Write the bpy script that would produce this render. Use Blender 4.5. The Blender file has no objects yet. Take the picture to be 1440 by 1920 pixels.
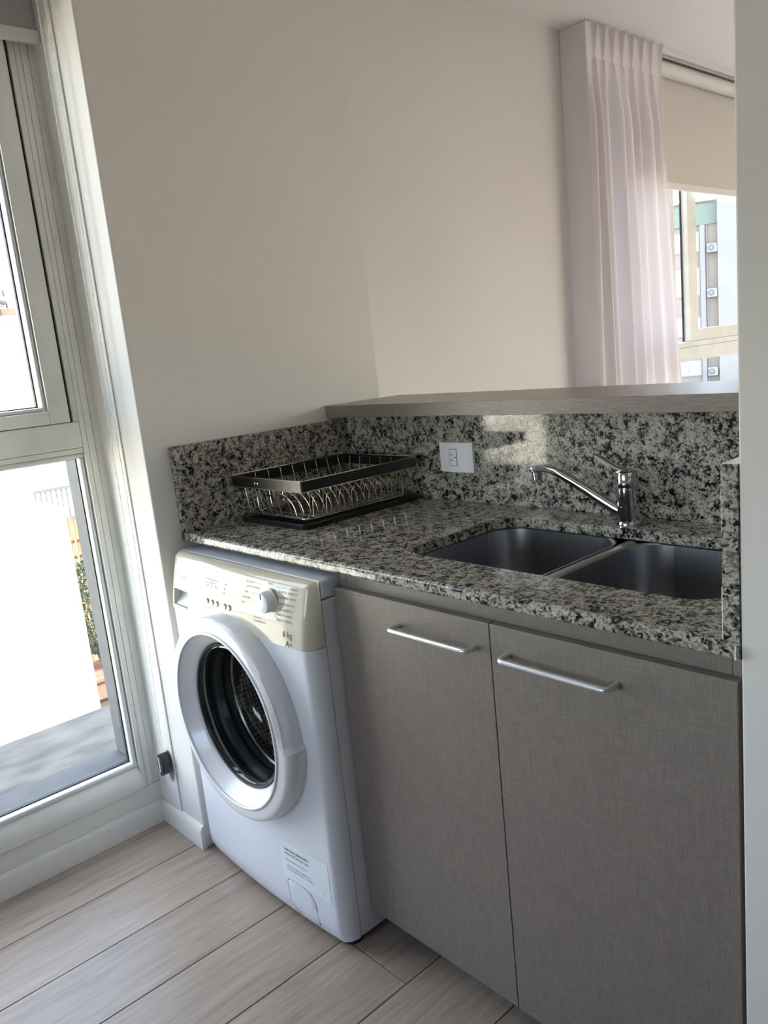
import bpy, bmesh, math, random
from mathutils import Vector, Matrix
random.seed(7)
S = bpy.context.scene
COL = S.collection
PI = math.pi

# ------------------------------------------------------------------ camera
cam_d = bpy.data.cameras.new('camera')
cam_d.sensor_fit = 'VERTICAL'; cam_d.sensor_height = 36.0; cam_d.sensor_width = 27.0
cam_d.lens = 36.0 * 1492.5 / 1920.0
cam_d.clip_start = 0.02; cam_d.clip_end = 500
cam = bpy.data.objects.new('camera', cam_d); COL.objects.link(cam)
cr = Vector((0.67117826, 0.73451146, -0.10006332)); cu = Vector((-0.07841195, 0.20457237, 0.97570575)); cf = Vector((-0.73713724, 0.64702632, -0.19489901))
cam.matrix_world = Matrix(((cr.x, cu.x, -cf.x, 1.8858), (cr.y, cu.y, -cf.y, -0.8789), (cr.z, cu.z, -cf.z, 1.2929), (0, 0, 0, 1)))
S.camera = cam

# ------------------------------------------------------------------ light
w = bpy.data.worlds.new('sky'); S.world = w; w.use_nodes = True
wn = w.node_tree.nodes; wn.clear()
wo = wn.new('ShaderNodeOutputWorld'); wb = wn.new('ShaderNodeBackground'); sk = wn.new('ShaderNodeTexSky')
sk.sky_type = 'NISHITA'; sk.sun_disc = False; sk.sun_elevation = math.radians(48); sk.sun_rotation = math.radians(52)
sk.air_density = 1.0; sk.dust_density = 1.1; sk.ozone_density = 1.6
wb.inputs['Strength'].default_value = 0.78
wl = w.node_tree.links.new                                    # thin broken cloud over the whole sky
wt = wn.new('ShaderNodeTexCoord'); wm_ = wn.new('ShaderNodeMapping'); wm_.inputs['Scale'].default_value = (1.0, 1.0, 2.6)
wz = wn.new('ShaderNodeTexNoise'); wz.inputs['Scale'].default_value = 2.2; wz.inputs['Detail'].default_value = 7
wr_ = wn.new('ShaderNodeValToRGB'); wr_.color_ramp.elements[0].position = 0.40; wr_.color_ramp.elements[1].position = 0.66
wr_.color_ramp.elements[0].color = (0.10, 0.10, 0.10, 1); wr_.color_ramp.elements[1].color = (0.9, 0.9, 0.9, 1)
wx = wn.new('ShaderNodeMix'); wx.data_type = 'RGBA'; wx.inputs[7].default_value = (3.1, 3.1, 3.1, 1)
wl(wt.outputs['Generated'], wm_.inputs['Vector']); wl(wm_.outputs[0], wz.inputs['Vector']); wl(wz.outputs['Fac'], wr_.inputs[0])
wl(wr_.outputs[0], wx.inputs[0]); wl(sk.outputs[0], wx.inputs[6]); wl(wx.outputs[2], wb.inputs['Color']); w.node_tree.links.new(wb.outputs[0], wo.inputs['Surface'])

sun_d = bpy.data.lights.new('sun', 'SUN'); sun_d.energy = 12.0; sun_d.angle = math.radians(0.6); sun_d.color = (1.0, 0.95, 0.86)
sun = bpy.data.objects.new('sun', sun_d); COL.objects.link(sun)
sdir = Vector((0.62, 0.42, 0.80)).normalized()          # towards the sun
sun.rotation_euler = sdir.to_track_quat('Z', 'Y').to_euler(); sun.location = (6, 4, 9)

def portal(name, loc, rot, sx, sy):
    d = bpy.data.lights.new(name, 'AREA'); d.shape = 'RECTANGLE'; d.size = sx; d.size_y = sy
    d.cycles.is_portal = True
    o = bpy.data.objects.new(name, d); COL.objects.link(o); o.location = loc; o.rotation_euler = rot
portal('portal_kitchen', (-0.46, -0.49, 1.25), (0, math.radians(-90), 0), 2.2, 0.9)
portal('portal_living', (-0.46, 4.0, 1.35), (0, math.radians(-90), 0), 2.4, 3.2)
portal('portal_back', (0.85, -2.42, 1.2), (math.radians(90), 0, 0), 1.3, 0.7)
portal('portal_far', (4.78, 4.9, 1.5), (0, math.radians(90), 0), 1.2, 2.8)

vs = S.view_settings
S.display_settings.display_device = 'sRGB'
vs.view_transform = 'Standard'; vs.look = 'None'; vs.gamma = 1.0; vs.use_curve_mapping = False
vs.exposure = 1.58

# ------------------------------------------------------------------ helpers
def finish(me, smooth=True, ang=32):
    if smooth and len(me.polygons):
        me.set_sharp_from_angle(angle=math.radians(ang))
        ar = sorted(p.area for p in me.polygons); lim = 8 * ar[len(ar) // 2]
        me.polygons.foreach_set('use_smooth', [p.area < lim for p in me.polygons])   # broad faces stay flat between rounded edges
    me.update()

def obj(name, bm, m, parent=None, smooth=True, local=False, ang=32, recalc=True):
    if recalc: bmesh.ops.recalc_face_normals(bm, faces=bm.faces)
    me = bpy.data.meshes.new(name)
    if parent is not None and not local:
        off = Vector((0, 0, 0)); q = parent
        while q is not None: off += q.location; q = q.parent
        bmesh.ops.translate(bm, vec=-off, verts=bm.verts)
    bm.to_mesh(me); bm.free()
    for mm in (m if isinstance(m, (list, tuple)) else [m]): me.materials.append(mm)
    finish(me, smooth, ang)
    o = bpy.data.objects.new(name, me); COL.objects.link(o)
    o.parent = parent
    return o

def thing(name, label, cat, loc=(0, 0, 0), rz=0.0, group=None):
    o = bpy.data.objects.new(name, None); COL.objects.link(o); o.empty_display_size = 0.05
    o.location = loc; o.rotation_euler = (0, 0, rz); o['label'] = label; o['category'] = cat
    if group: o['group'] = group
    return o

def tag(o, label, cat, group=None):
    o['label'] = label; o['category'] = cat
    if group: o['group'] = group
    return o

def struct(name, bm, m, label=None, smooth=True):
    o = obj(name, bm, m, None, smooth); o['kind'] = 'structure'
    if label: o['label'] = label
    return o

def B(): return bmesh.new()

def box(bm, x0, x1, y0, y1, z0, z1, bev=0.0, seg=2, mi=0):
    r = bmesh.ops.create_cube(bm, size=1.0)
    vs_ = r['verts']
    for v in vs_:
        v.co = Vector(((x0 + x1) / 2 + v.co.x * (x1 - x0), (y0 + y1) / 2 + v.co.y * (y1 - y0), (z0 + z1) / 2 + v.co.z * (z1 - z0)))
    fs = {f for v in vs_ for f in v.link_faces}
    for f in fs: f.material_index = mi
    if bev > 0:
        es = list({e for v in vs_ for e in v.link_edges})
        bmesh.ops.bevel(bm, geom=es, offset=bev, segments=seg, profile=0.5, affect='EDGES')
    return bm

def bxm(*a, **k): return box(B(), *a, **k)

def tube(bm, pts, r, n=8, cap=True, closed=False):
    pts = [Vector(p) for p in pts]; N = len(pts)
    rr = r if isinstance(r, (list, tuple)) else [r] * N
    rings = []; prev = None
    for i, p in enumerate(pts):
        a = pts[(i - 1) % N] if (i > 0 or closed) else p
        b = pts[(i + 1) % N] if (i < N - 1 or closed) else p
        t = (b - a).normalized()
        if prev is None:
            u = t.orthogonal().normalized()
        else:
            u = (prev - t * prev.dot(t))
            u = u.normalized() if u.length > 1e-6 else t.orthogonal().normalized()
        prev = u; v = t.cross(u)
        rings.append([bm.verts.new(p + (u * math.cos(k * 2 * PI / n) + v * math.sin(k * 2 * PI / n)) * rr[i]) for k in range(n)])
    M = N if closed else N - 1
    for i in range(M):
        A, C = rings[i], rings[(i + 1) % N]
        for k in range(n):
            bm.faces.new((A[k], A[(k + 1) % n], C[(k + 1) % n], C[k]))
    if cap and not closed:
        bm.faces.new(rings[0][::-1]); bm.faces.new(rings[-1])
    return bm

def lathe(bm, prof, c, axis='y', n=64, cap0=False, cap1=False, fn=None):
    """prof: (r, h) pairs; h along +axis from c. fn(r,h,ang)->(r,h)"""
    c = Vector(c); rings = []
    for (r, h) in prof:
        ring = []
        for k in range(n):
            a = 2 * PI * k / n
            R, H = fn(r, h, a) if fn else (r, h)
            ca, sa = R * math.cos(a), R * math.sin(a)
            if axis == 'y': p = Vector((ca, H, sa))
            elif axis == 'z': p = Vector((ca, sa, H))
            else: p = Vector((H, ca, sa))
            ring.append(bm.verts.new(c + p))
        rings.append(ring)
    for i in range(len(rings) - 1):
        A, C = rings[i], rings[i + 1]
        for k in range(n): bm.faces.new((A[k], A[(k + 1) % n], C[(k + 1) % n], C[k]))
    if cap0: bm.faces.new(rings[0])
    if cap1: bm.faces.new(rings[-1][::-1])
    return bm

def prism(bm, poly, fn, d0, d1):
    """poly 2D list, fn(a,b,d)->xyz"""
    A = [bm.verts.new(fn(a, b, d0)) for a, b in poly]; C = [bm.verts.new(fn(a, b, d1)) for a, b in poly]
    n = len(poly)
    bm.faces.new(A[::-1]); bm.faces.new(C)
    for i in range(n): bm.faces.new((A[i], A[(i + 1) % n], C[(i + 1) % n], C[i]))
    return bm

def rrect(x0, x1, y0, y1, r, n=8):
    P = []
    for cx, cy, a0 in ((x1 - r, y1 - r, 0), (x0 + r, y1 - r, PI / 2), (x0 + r, y0 + r, PI), (x1 - r, y0 + r, 1.5 * PI)):
        for k in range(n + 1):
            a = a0 + k * (PI / 2) / n
            P.append((cx + r * math.cos(a), cy + r * math.sin(a)))
    return P

def boolean(o, cutter_bm, op='DIFFERENCE'):
    me = bpy.data.meshes.new('cut'); bmesh.ops.recalc_face_normals(cutter_bm, faces=cutter_bm.faces); cutter_bm.to_mesh(me); cutter_bm.free()
    c = bpy.data.objects.new('cut', me); COL.objects.link(c)
    md = o.modifiers.new('b', 'BOOLEAN'); md.operation = op; md.object = c; md.solver = 'EXACT'
    dg = bpy.context.evaluated_depsgraph_get(); dg.update()
    nm = bpy.data.meshes.new_from_object(o.evaluated_get(dg), depsgraph=dg)
    o.modifiers.clear(); nm.name = o.name; o.data = nm
    bpy.data.objects.remove(c); finish(nm)
    return o

def offset_of(o):
    off = Vector((0, 0, 0)); q = o
    while q is not None: off += q.location; q = q.parent
    return off

def text_bm(lines, size, fn, align='LEFT', lead=1.25):
    """flat lettering; fn(u,v)->xyz"""
    bm = B()
    for i, s in enumerate(lines if isinstance(lines, (list, tuple)) else [lines]):
        cu_ = bpy.data.curves.new('t', 'FONT'); cu_.body = s; cu_.size = size; cu_.align_x = align
        cu_.resolution_u = 3
        o = bpy.data.objects.new('t', cu_)
        me = bpy.data.meshes.new_from_object(o)
        for v in me.vertices: v.co.y -= i * size * lead
        bm.from_mesh(me)
        bpy.data.objects.remove(o); bpy.data.curves.remove(cu_); bpy.data.meshes.remove(me)
    for v in bm.verts: v.co = Vector(fn(v.co.x, v.co.y))
    return bm

# ------------------------------------------------------------------ materials
def mat(name, col, rough=0.5, metal=0.0, spec=0.5, bump=None, var=None, coat=0.0):
    m = bpy.data.materials.new(name); m.use_nodes = True
    nt = m.node_tree; b = nt.nodes['Principled BSDF']
    b.inputs['Base Color'].default_value = (*col, 1); b.inputs['Roughness'].default_value = rough
    b.inputs['Metallic'].default_value = metal; b.inputs['Specular IOR Level'].default_value = spec
    b.inputs['Coat Weight'].default_value = coat
    tc = nt.nodes.new('ShaderNodeTexCoord')
    if var:
        sc, amt = var[0], var[1]
        mp = nt.nodes.new('ShaderNodeMapping'); nt.links.new(tc.outputs['Object'], mp.inputs['Vector'])
        if len(var) > 2: mp.inputs['Scale'].default_value = var[2]
        n = nt.nodes.new('ShaderNodeTexNoise'); n.inputs['Scale'].default_value = sc; n.inputs['Detail'].default_value = 5
        nt.links.new(mp.outputs[0], n.inputs['Vector'])
        r = nt.nodes.new('ShaderNodeValToRGB')
        r.color_ramp.elements[0].position = 0.3; r.color_ramp.elements[1].position = 0.7
        r.color_ramp.elements[0].color = (*[max(0, c * (1 - amt)) for c in col], 1); r.color_ramp.elements[1].color = (*[min(1, c * (1 + amt)) for c in col], 1)
        nt.links.new(n.outputs['Fac'], r.inputs[0]); nt.links.new(r.outputs[0], b.inputs['Base Color'])
    if bump:
        n2 = nt.nodes.new('ShaderNodeTexNoise'); n2.inputs['Scale'].default_value = bump[0]; n2.inputs['Detail'].default_value = 4
        nt.links.new(tc.outputs['Object'], n2.inputs['Vector'])
        bp = nt.nodes.new('ShaderNodeBump'); bp.inputs['Strength'].default_value = bump[1]; bp.inputs['Distance'].default_value = 0.002
        nt.links.new(n2.outputs['Fac'], bp.inputs['Height']); nt.links.new(bp.outputs[0], b.inputs['Normal'])
    return m

def glass(name, tint=(1, 1, 1), refl=1.0, rough=0.0):
    m = bpy.data.materials.new(name); m.use_nodes = True; nt = m.node_tree; nt.nodes.clear()
    o = nt.nodes.new('ShaderNodeOutputMaterial'); mx = nt.nodes.new('ShaderNodeMixShader')
    t = nt.nodes.new('ShaderNodeBsdfTransparent'); t.inputs[0].default_value = (*tint, 1)
    g = nt.nodes.new('ShaderNodeBsdfGlossy'); g.inputs['Roughness'].default_value = rough
    ge = nt.nodes.new('ShaderNodeNewGeometry'); dt = nt.nodes.new('ShaderNodeVectorMath'); dt.operation = 'DOT_PRODUCT'
    nt.links.new(ge.outputs['Normal'], dt.inputs[0]); nt.links.new(ge.outputs['Incoming'], dt.inputs[1])
    prev = dt.outputs['Value']
    for op, val in (('ABSOLUTE', None), ('SUBTRACT', 1.0), ('POWER', 5.0), ('MULTIPLY_ADD', 0.96)):   # Schlick reflectance, same from both sides
        q = nt.nodes.new('ShaderNodeMath'); q.operation = op
        if op == 'SUBTRACT': q.inputs[0].default_value = 1.0; nt.links.new(prev, q.inputs[1])
        else:
            nt.links.new(prev, q.inputs[0])
            if val: q.inputs[1].default_value = val
        if op == 'MULTIPLY_ADD': q.inputs[2].default_value = 0.04
        prev = q.outputs[0]
    ml = nt.nodes.new('ShaderNodeMath'); ml.operation = 'MULTIPLY'; ml.inputs[1].default_value = refl
    nt.links.new(prev, ml.inputs[0]); nt.links.new(ml.outputs[0], mx.inputs[0])
    nt.links.new(t.outputs[0], mx.inputs[1]); nt.links.new(g.outputs[0], mx.inputs[2]); nt.links.new(mx.outputs[0], o.inputs[0])
    return m

def granite():
    m = bpy.data.materials.new('granite'); m.use_nodes = True; nt = m.node_tree; L = nt.links.new; N = nt.nodes.new
    b = nt.nodes['Principled BSDF']
    geo = N('ShaderNodeNewGeometry')
    n0 = N('ShaderNodeTexNoise'); n0.inputs['Scale'].default_value = 55; n0.inputs['Detail'].default_value = 3
    L(geo.outputs['Position'], n0.inputs['Vector'])
    mulv = N('ShaderNodeVectorMath'); mulv.operation = 'SCALE'; mulv.inputs['Scale'].default_value = 0.016
    L(n0.outputs['Color'], mulv.inputs[0])
    add = N('ShaderNodeVectorMath'); add.operation = 'ADD'; L(geo.outputs['Position'], add.inputs[0]); L(mulv.outputs[0], add.inputs[1])
    v = N('ShaderNodeTexVoronoi'); v.inputs['Scale'].default_value = 215; L(add.outputs[0], v.inputs['Vector'])
    sp = N('ShaderNodeSeparateColor'); L(v.outputs['Color'], sp.inputs[0])
    n1 = N('ShaderNodeTexNoise'); n1.inputs['Scale'].default_value = 58; n1.inputs['Detail'].default_value = 2
    L(geo.outputs['Position'], n1.inputs['Vector'])
    # blend cell value with patchiness
    mixv = N('ShaderNodeMix'); mixv.data_type = 'FLOAT'; mixv.inputs[0].default_value = 0.46
    mr = N('ShaderNodeMapRange'); mr.inputs['From Min'].default_value = 0.32; mr.inputs['From Max'].default_value = 0.68
    L(n1.outputs['Fac'], mr.inputs[0])
    L(sp.outputs[0], mixv.inputs[2]); L(mr.outputs[0], mixv.inputs[3])
    r = N('ShaderNodeValToRGB'); r.color_ramp.interpolation = 'LINEAR'
    e = r.color_ramp.elements
    e[0].position = 0.0; e[0].color = (0.008, 0.008, 0.009, 1)
    e[1].position = 1.0; e[1].color = (0.54, 0.505, 0.43, 1)
    for p, c in ((0.24, (0.013, 0.013, 0.014, 1)), (0.30, (0.10, 0.093, 0.09, 1)), (0.40, (0.18, 0.168, 0.152, 1)), (0.50, (0.34, 0.32, 0.275, 1)), (0.72, (0.45, 0.42, 0.355, 1))):
        q = e.new(p); q.color = c
    L(mixv.outputs[0], r.inputs[0])
    # fine dark flecks
    n2 = N('ShaderNodeTexNoise'); n2.inputs['Scale'].default_value = 230; n2.inputs['Detail'].default_value = 3
    L(geo.outputs['Position'], n2.inputs['Vector'])
    r2 = N('ShaderNodeValToRGB'); r2.color_ramp.elements[0].position = 0.36; r2.color_ramp.elements[1].position = 0.47
    r2.color_ramp.elements[0].color = (0.12, 0.12, 0.12, 1)
    L(n2.outputs['Fac'], r2.inputs[0])
    mx = N('ShaderNodeMix'); mx.data_type = 'RGBA'; mx.blend_type = 'MULTIPLY'; mx.inputs[0].default_value = 0.75
    L(r.outputs[0], mx.inputs[6]); L(r2.outputs[0], mx.inputs[7]); L(mx.outputs[2], b.inputs['Base Color'])
    b.inputs['Roughness'].default_value = 0.07
    return m

def linen(name, c0, c1, rough=0.42, hor=1.0, axis='z'):
    """woven laminate: crossed fine threads"""
    m = bpy.data.materials.new(name); m.use_nodes = True; nt = m.node_tree; L = nt.links.new; N = nt.nodes.new
    b = nt.nodes['Principled BSDF']; geo = N('ShaderNodeNewGeometry')
    def th(scale):
        mp = N('ShaderNodeMapping'); mp.inputs['Scale'].default_value = scale; L(geo.outputs['Position'], mp.inputs['Vector'])
        n = N('ShaderNodeTexNoise'); n.inputs['Scale'].default_value = 1.0; n.inputs['Detail'].default_value = 4; n.inputs['Roughness'].default_value = 0.65
        L(mp.outputs[0], n.inputs['Vector']); return n
    a = th((34, 300, 760) if axis == 'z' else (22, 420, 520)); c = th((760, 300, 30) if axis == 'z' else (300, 40, 40))
    mx = N('ShaderNodeMix'); mx.data_type = 'FLOAT'; mx.inputs[0].default_value = 0.5 if axis == 'z' else 0.15
    L(a.outputs['Fac'], mx.inputs[2]); L(c.outputs['Fac'], mx.inputs[3])
    r = N('ShaderNodeValToRGB'); r.color_ramp.elements[0].position = 0.36; r.color_ramp.elements[1].position = 0.64
    r.color_ramp.elements[0].color = (*c0, 1); r.color_ramp.elements[1].color = (*c1, 1)
    L(mx.outputs[0], r.inputs[0]); L(r.outputs[0], b.inputs['Base Color'])
    b.inputs['Roughness'].default_value = rough
    bp = N('ShaderNodeBump'); bp.inputs['Strength'].default_value = 0.25; bp.inputs['Distance'].default_value = 0.001
    L(mx.outputs[0], bp.inputs['Height']); L(bp.outputs[0], b.inputs['Normal'])
    return m

def wood_tile():
    m = bpy.data.materials.new('wood_look_tile'); m.use_nodes = True; nt = m.node_tree; L = nt.links.new; N = nt.nodes.new
    b = nt.nodes['Principled BSDF']; geo = N('ShaderNodeNewGeometry'); oi = N('ShaderNodeObjectInfo')
    off = N('ShaderNodeVectorMath'); off.operation = 'SCALE'; off.inputs[0].default_value = (3.1, 7.7, 1.3)
    L(oi.outputs['Random'], off.inputs['Scale'])
    ad = N('ShaderNodeVectorMath'); ad.operation = 'ADD'; L(geo.outputs['Position'], ad.inputs[0]); L(off.outputs[0], ad.inputs[1])
    mp = N('ShaderNodeMapping'); mp.inputs['Scale'].default_value = (46, 3.2, 1); L(ad.outputs[0], mp.inputs['Vector'])
    n = N('ShaderNodeTexNoise'); n.inputs['Scale'].default_value = 1.0; n.inputs['Detail'].default_value = 7; n.inputs['Roughness'].default_value = 0.62; n.inputs['Distortion'].default_value = 0.6
    L(mp.outputs[0], n.inputs['Vector'])
    mp2 = N('ShaderNodeMapping'); mp2.inputs['Scale'].default_value = (150, 9, 1); L(ad.outputs[0], mp2.inputs['Vector'])
    n2 = N('ShaderNodeTexNoise'); n2.inputs['Scale'].default_value = 1.0; n2.inputs['Detail'].default_value = 4; L(mp2.outputs[0], n2.inputs['Vector'])
    mx = N('ShaderNodeMix'); mx.data_type = 'FLOAT'; mx.inputs[0].default_value = 0.4; L(n.outputs['Fac'], mx.inputs[2]); L(n2.outputs['Fac'], mx.inputs[3])
    r = N('ShaderNodeValToRGB'); e = r.color_ramp.elements
    e[0].position = 0.30; e[0].color = (0.245, 0.175, 0.122, 1); e[1].position = 0.68; e[1].color = (0.45, 0.352, 0.268, 1)
    q = e.new(0.47); q.color = (0.35, 0.267, 0.199, 1)
    L(mx.outputs[0], r.inputs[0])
    hs = N('ShaderNodeHueSaturation'); hs.inputs['Saturation'].default_value = 0.85
    vr = N('ShaderNodeMapRange'); vr.inputs['To Min'].default_value = 0.9; vr.inputs['To Max'].default_value = 1.08; L(oi.outputs['Random'], vr.inputs[0])
    L(vr.outputs[0], hs.inputs['Value']); L(r.outputs[0], hs.inputs['Color']); L(hs.outputs[0], b.inputs['Base Color'])
    b.inputs['Roughness'].default_value = 0.38
    bp = N('ShaderNodeBump'); bp.inputs['Strength'].default_value = 0.15; bp.inputs['Distance'].default_value = 0.001
    L(mx.outputs[0], bp.inputs['Height']); L(bp.outputs[0], b.inputs['Normal'])
    return m

def drum_mat():
    m = bpy.data.materials.new('perforated_drum'); m.use_nodes = True; nt = m.node_tree; L = nt.links.new; N = nt.nodes.new
    b = nt.nodes['Principled BSDF']; tc = N('ShaderNodeTexCoord'); sx = N('ShaderNodeSeparateXYZ'); L(tc.outputs['Object'], sx.inputs[0])
    def M(op, a, c=None):
        q = N('ShaderNodeMath'); q.operation = op
        for i, val in enumerate((a, c)):
            if val is None: continue
            if isinstance(val, (int, float)): q.inputs[i].default_value = val
            else: L(val, q.inputs[i])
        return q.outputs[0]
    zz = M('SUBTRACT', sx.outputs[2], 0.497)
    ang = M('MULTIPLY', M('ARCTAN2', sx.outputs[0], zz), 58.0)
    yy = M('MULTIPLY', sx.outputs[1], 300.0)
    s = M('MULTIPLY', M('SINE', M('ADD', ang, yy)), M('SINE', M('SUBTRACT', ang, yy)))
    r = N('ShaderNodeValToRGB'); r.color_ramp.elements[0].position = 0.45; r.color_ramp.elements[1].position = 0.62
    r.color_ramp.elements[0].color = (0.62, 0.58, 0.52, 1); r.color_ramp.elements[1].color = (0.02, 0.02, 0.02, 1)
    L(s, r.inputs[0]); L(r.outputs[0], b.inputs['Base Color'])
    b.inputs['Metallic'].default_value = 0.9; b.inputs['Roughness'].default_value = 0.28
    bp = N('ShaderNodeBump'); bp.inputs['Strength'].default_value = 0.8; bp.inputs['Distance'].default_value = 0.004
    L(s, bp.inputs['Height']); L(bp.outputs[0], b.inputs['Normal'])
    return m

def cloth_mat():
    m = bpy.data.materials.new('sheer_curtain_cloth'); m.use_nodes = True; nt = m.node_tree; L = nt.links.new; N = nt.nodes.new
    nt.nodes.clear(); o = N('ShaderNodeOutputMaterial'); mx = N('ShaderNodeMixShader'); mx.inputs[0].default_value = 0.14
    d = N('ShaderNodeBsdfDiffuse'); t = N('ShaderNodeBsdfTranslucent')
    geo = N('ShaderNodeNewGeometry'); n = N('ShaderNodeTexNoise'); n.inputs['Scale'].default_value = 700; L(geo.outputs['Position'], n.inputs['Vector'])
    r = N('ShaderNodeValToRGB'); r.color_ramp.elements[0].color = (0.78, 0.72, 0.73, 1); r.color_ramp.elements[1].color = (0.86, 0.80, 0.81, 1); L(n.outputs['Fac'], r.inputs[0])
    L(r.outputs[0], d.inputs[0]); L(r.outputs[0], t.inputs[0]); L(d.outputs[0], mx.inputs[1]); L(t.outputs[0], mx.inputs[2]); L(mx.outputs[0], o.inputs[0])
    return m

M_wall = mat('wall_paint', (0.70, 0.675, 0.64), 0.75, spec=0.2, bump=(180, 0.05), var=(1.3, 0.03))
M_white = mat('white_trim_paint', (0.80, 0.78, 0.715), 0.5, spec=0.3, bump=(60, 0.06), var=(6, 0.03))
M_ceil = mat('ceiling_paint', (0.87, 0.845, 0.81), 0.8, spec=0.2, var=(2, 0.02))
M_alu = mat('anodised_aluminium', (0.82, 0.81, 0.755), 0.38, metal=0.12, var=(9, 0.06))
M_alu2 = mat('window_bead_aluminium', (0.78, 0.77, 0.73), 0.3, metal=0.2)
M_rubber = mat('black_rubber', (0.012, 0.011, 0.011), 0.6, var=(20, 0.3))
M_grout = mat('floor_grout', (0.09, 0.08, 0.075), 0.9, var=(60, 0.2))
M_tile = wood_tile()
M_gran = granite()
M_lam = linen('linen_laminate', (0.142, 0.119, 0.101), (0.245, 0.209, 0.178))
M_shelf = linen('bar_laminate', (0.15, 0.13, 0.11), (0.30, 0.265, 0.23), rough=0.30, axis='x')
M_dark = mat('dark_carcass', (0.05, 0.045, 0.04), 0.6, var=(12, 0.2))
M_steel = mat('brushed_steel', (0.42, 0.42, 0.43), 0.30, metal=1.0, var=(3, 0.08, (90, 90, 1)))
M_handle = mat('satin_aluminium', (0.70, 0.72, 0.75), 0.33, metal=0.85)
M_chrome = mat('chrome', (0.60, 0.60, 0.60), 0.07, metal=1.0, var=(8, 0.03))
M_plate = mat('socket_white_plastic', (0.80, 0.80, 0.84), 0.25, var=(5, 0.02))
M_black = mat('black_plastic', (0.010, 0.010, 0.011), 0.30, var=(30, 0.3))
M_hole = mat('socket_hole', (0.004, 0.004, 0.004), 0.9)
M_wire = mat('wire_steel', (0.62, 0.58, 0.50), 0.25, metal=1.0)
M_enamel = mat('white_enamel', (0.74, 0.77, 0.82), 0.22, var=(2, 0.015), coat=0.2)
M_panel = mat('yellowed_panel_plastic', (0.60, 0.565, 0.455), 0.07, spec=0.38, var=(3, 0.02))
M_door = mat('door_white_plastic', (0.76, 0.77, 0.79), 0.2, var=(3, 0.015), coat=0.2)
M_knob = mat('dial_white_plastic', (0.78, 0.80, 0.84), 0.22)
M_ink = mat('grey_print', (0.16, 0.15, 0.14), 0.6)
M_inkd = mat('dark_print', (0.02, 0.02, 0.022), 0.6)
M_logo = mat('logo_print', (0.20, 0.19, 0.18), 0.4)
M_sticker = mat('pale_sticker', (0.80, 0.845, 0.87), 0.35)
M_seam = mat('dark_seam', (0.03, 0.03, 0.03), 0.8)
M_gasket = mat('door_gasket_rubber', (0.055, 0.058, 0.062), 0.35, var=(14, 0.15))
M_drum = drum_mat()
M_pane = glass('window_glass', (0.97, 0.98, 0.97), 0.6)
M_bowl = glass('door_glass', (0.62, 0.66, 0.66), 1.6)
M_clear = glass('clear_plastic', (0.97, 0.97, 0.97), 0.8, 0.05)
M_cloth = cloth_mat()
M_blind = mat('roller_blind_fabric', (0.60, 0.565, 0.51), 0.85, spec=0.1, bump=(900, 0.05))
M_blindk = mat('grey_blind_fabric', (0.42, 0.42, 0.41), 0.85, spec=0.1)
M_bar = mat('blind_bar', (0.72, 0.70, 0.66), 0.4, var=(4, 0.02))
M_bead = mat('bead_plastic', (0.90, 0.88, 0.80), 0.35)
M_caulk = mat('white_sealant', (0.82, 0.80, 0.76), 0.6)
M_conc = mat('weathered_concrete', (0.145, 0.130, 0.110), 0.9, var=(14, 0.35, (1, 0.5, 1)), bump=(60, 0.4))
M_render = mat('grey_render', (0.11, 0.108, 0.106), 0.9, var=(18, 0.10), bump=(150, 0.3))
M_nb = mat('white_render', (0.86, 0.80, 0.67), 0.9, var=(1.5, 0.03))
M_rust = mat('orange_timber', (0.17, 0.075, 0.03), 0.8, var=(7, 0.3, (1, 1, 0.1)))
M_leaf = mat('leaf_green', (0.016, 0.034, 0.010), 0.6, var=(7, 0.65))
M_bark = mat('bark', (0.025, 0.018, 0.013), 0.9, var=(12, 0.3))
M_terra = mat('terracotta', (0.10, 0.045, 0.028), 0.8, var=(9, 0.2))
M_deck = mat('deck_timber', (0.055, 0.049, 0.044), 0.8, var=(6, 0.25, (1, 8, 1)))
M_ground = mat('ground', (0.16, 0.14, 0.12), 0.95, var=(0.8, 0.4))
M_fac = mat('facade_beige', (0.20, 0.173, 0.148), 0.9, var=(0.8, 0.06))
M_facg = mat('facade_grey', (0.215, 0.207, 0.195), 0.9, var=(0.7, 0.05))
M_pil = mat('facade_pilaster', (0.205, 0.198, 0.193), 0.9, var=(0.7, 0.05))
M_green = mat('green_parapet', (0.125, 0.163, 0.136), 0.8, var=(1.2, 0.06))
M_wing = mat('facade_window_blind', (0.27, 0.28, 0.28), 0.4, var=(1.5, 0.06))
M_winf = mat('facade_window_frame', (0.24, 0.24, 0.235), 0.5)
M_ac = mat('air_conditioner_white', (0.26, 0.26, 0.255), 0.5)
M_acg = mat('fan_grille_grey', (0.11, 0.11, 0.11), 0.6)
M_screen = mat('antenna_metal', (0.06, 0.058, 0.058), 0.5, metal=0.3)

# ------------------------------------------------------------------ setting
XW = -0.239; ZC = 2.54; XP = 1.4593; CT = 0.8889; D = 0.6482; CFR = 0.0661; ZU = 0.8668
bm = B()
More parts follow.
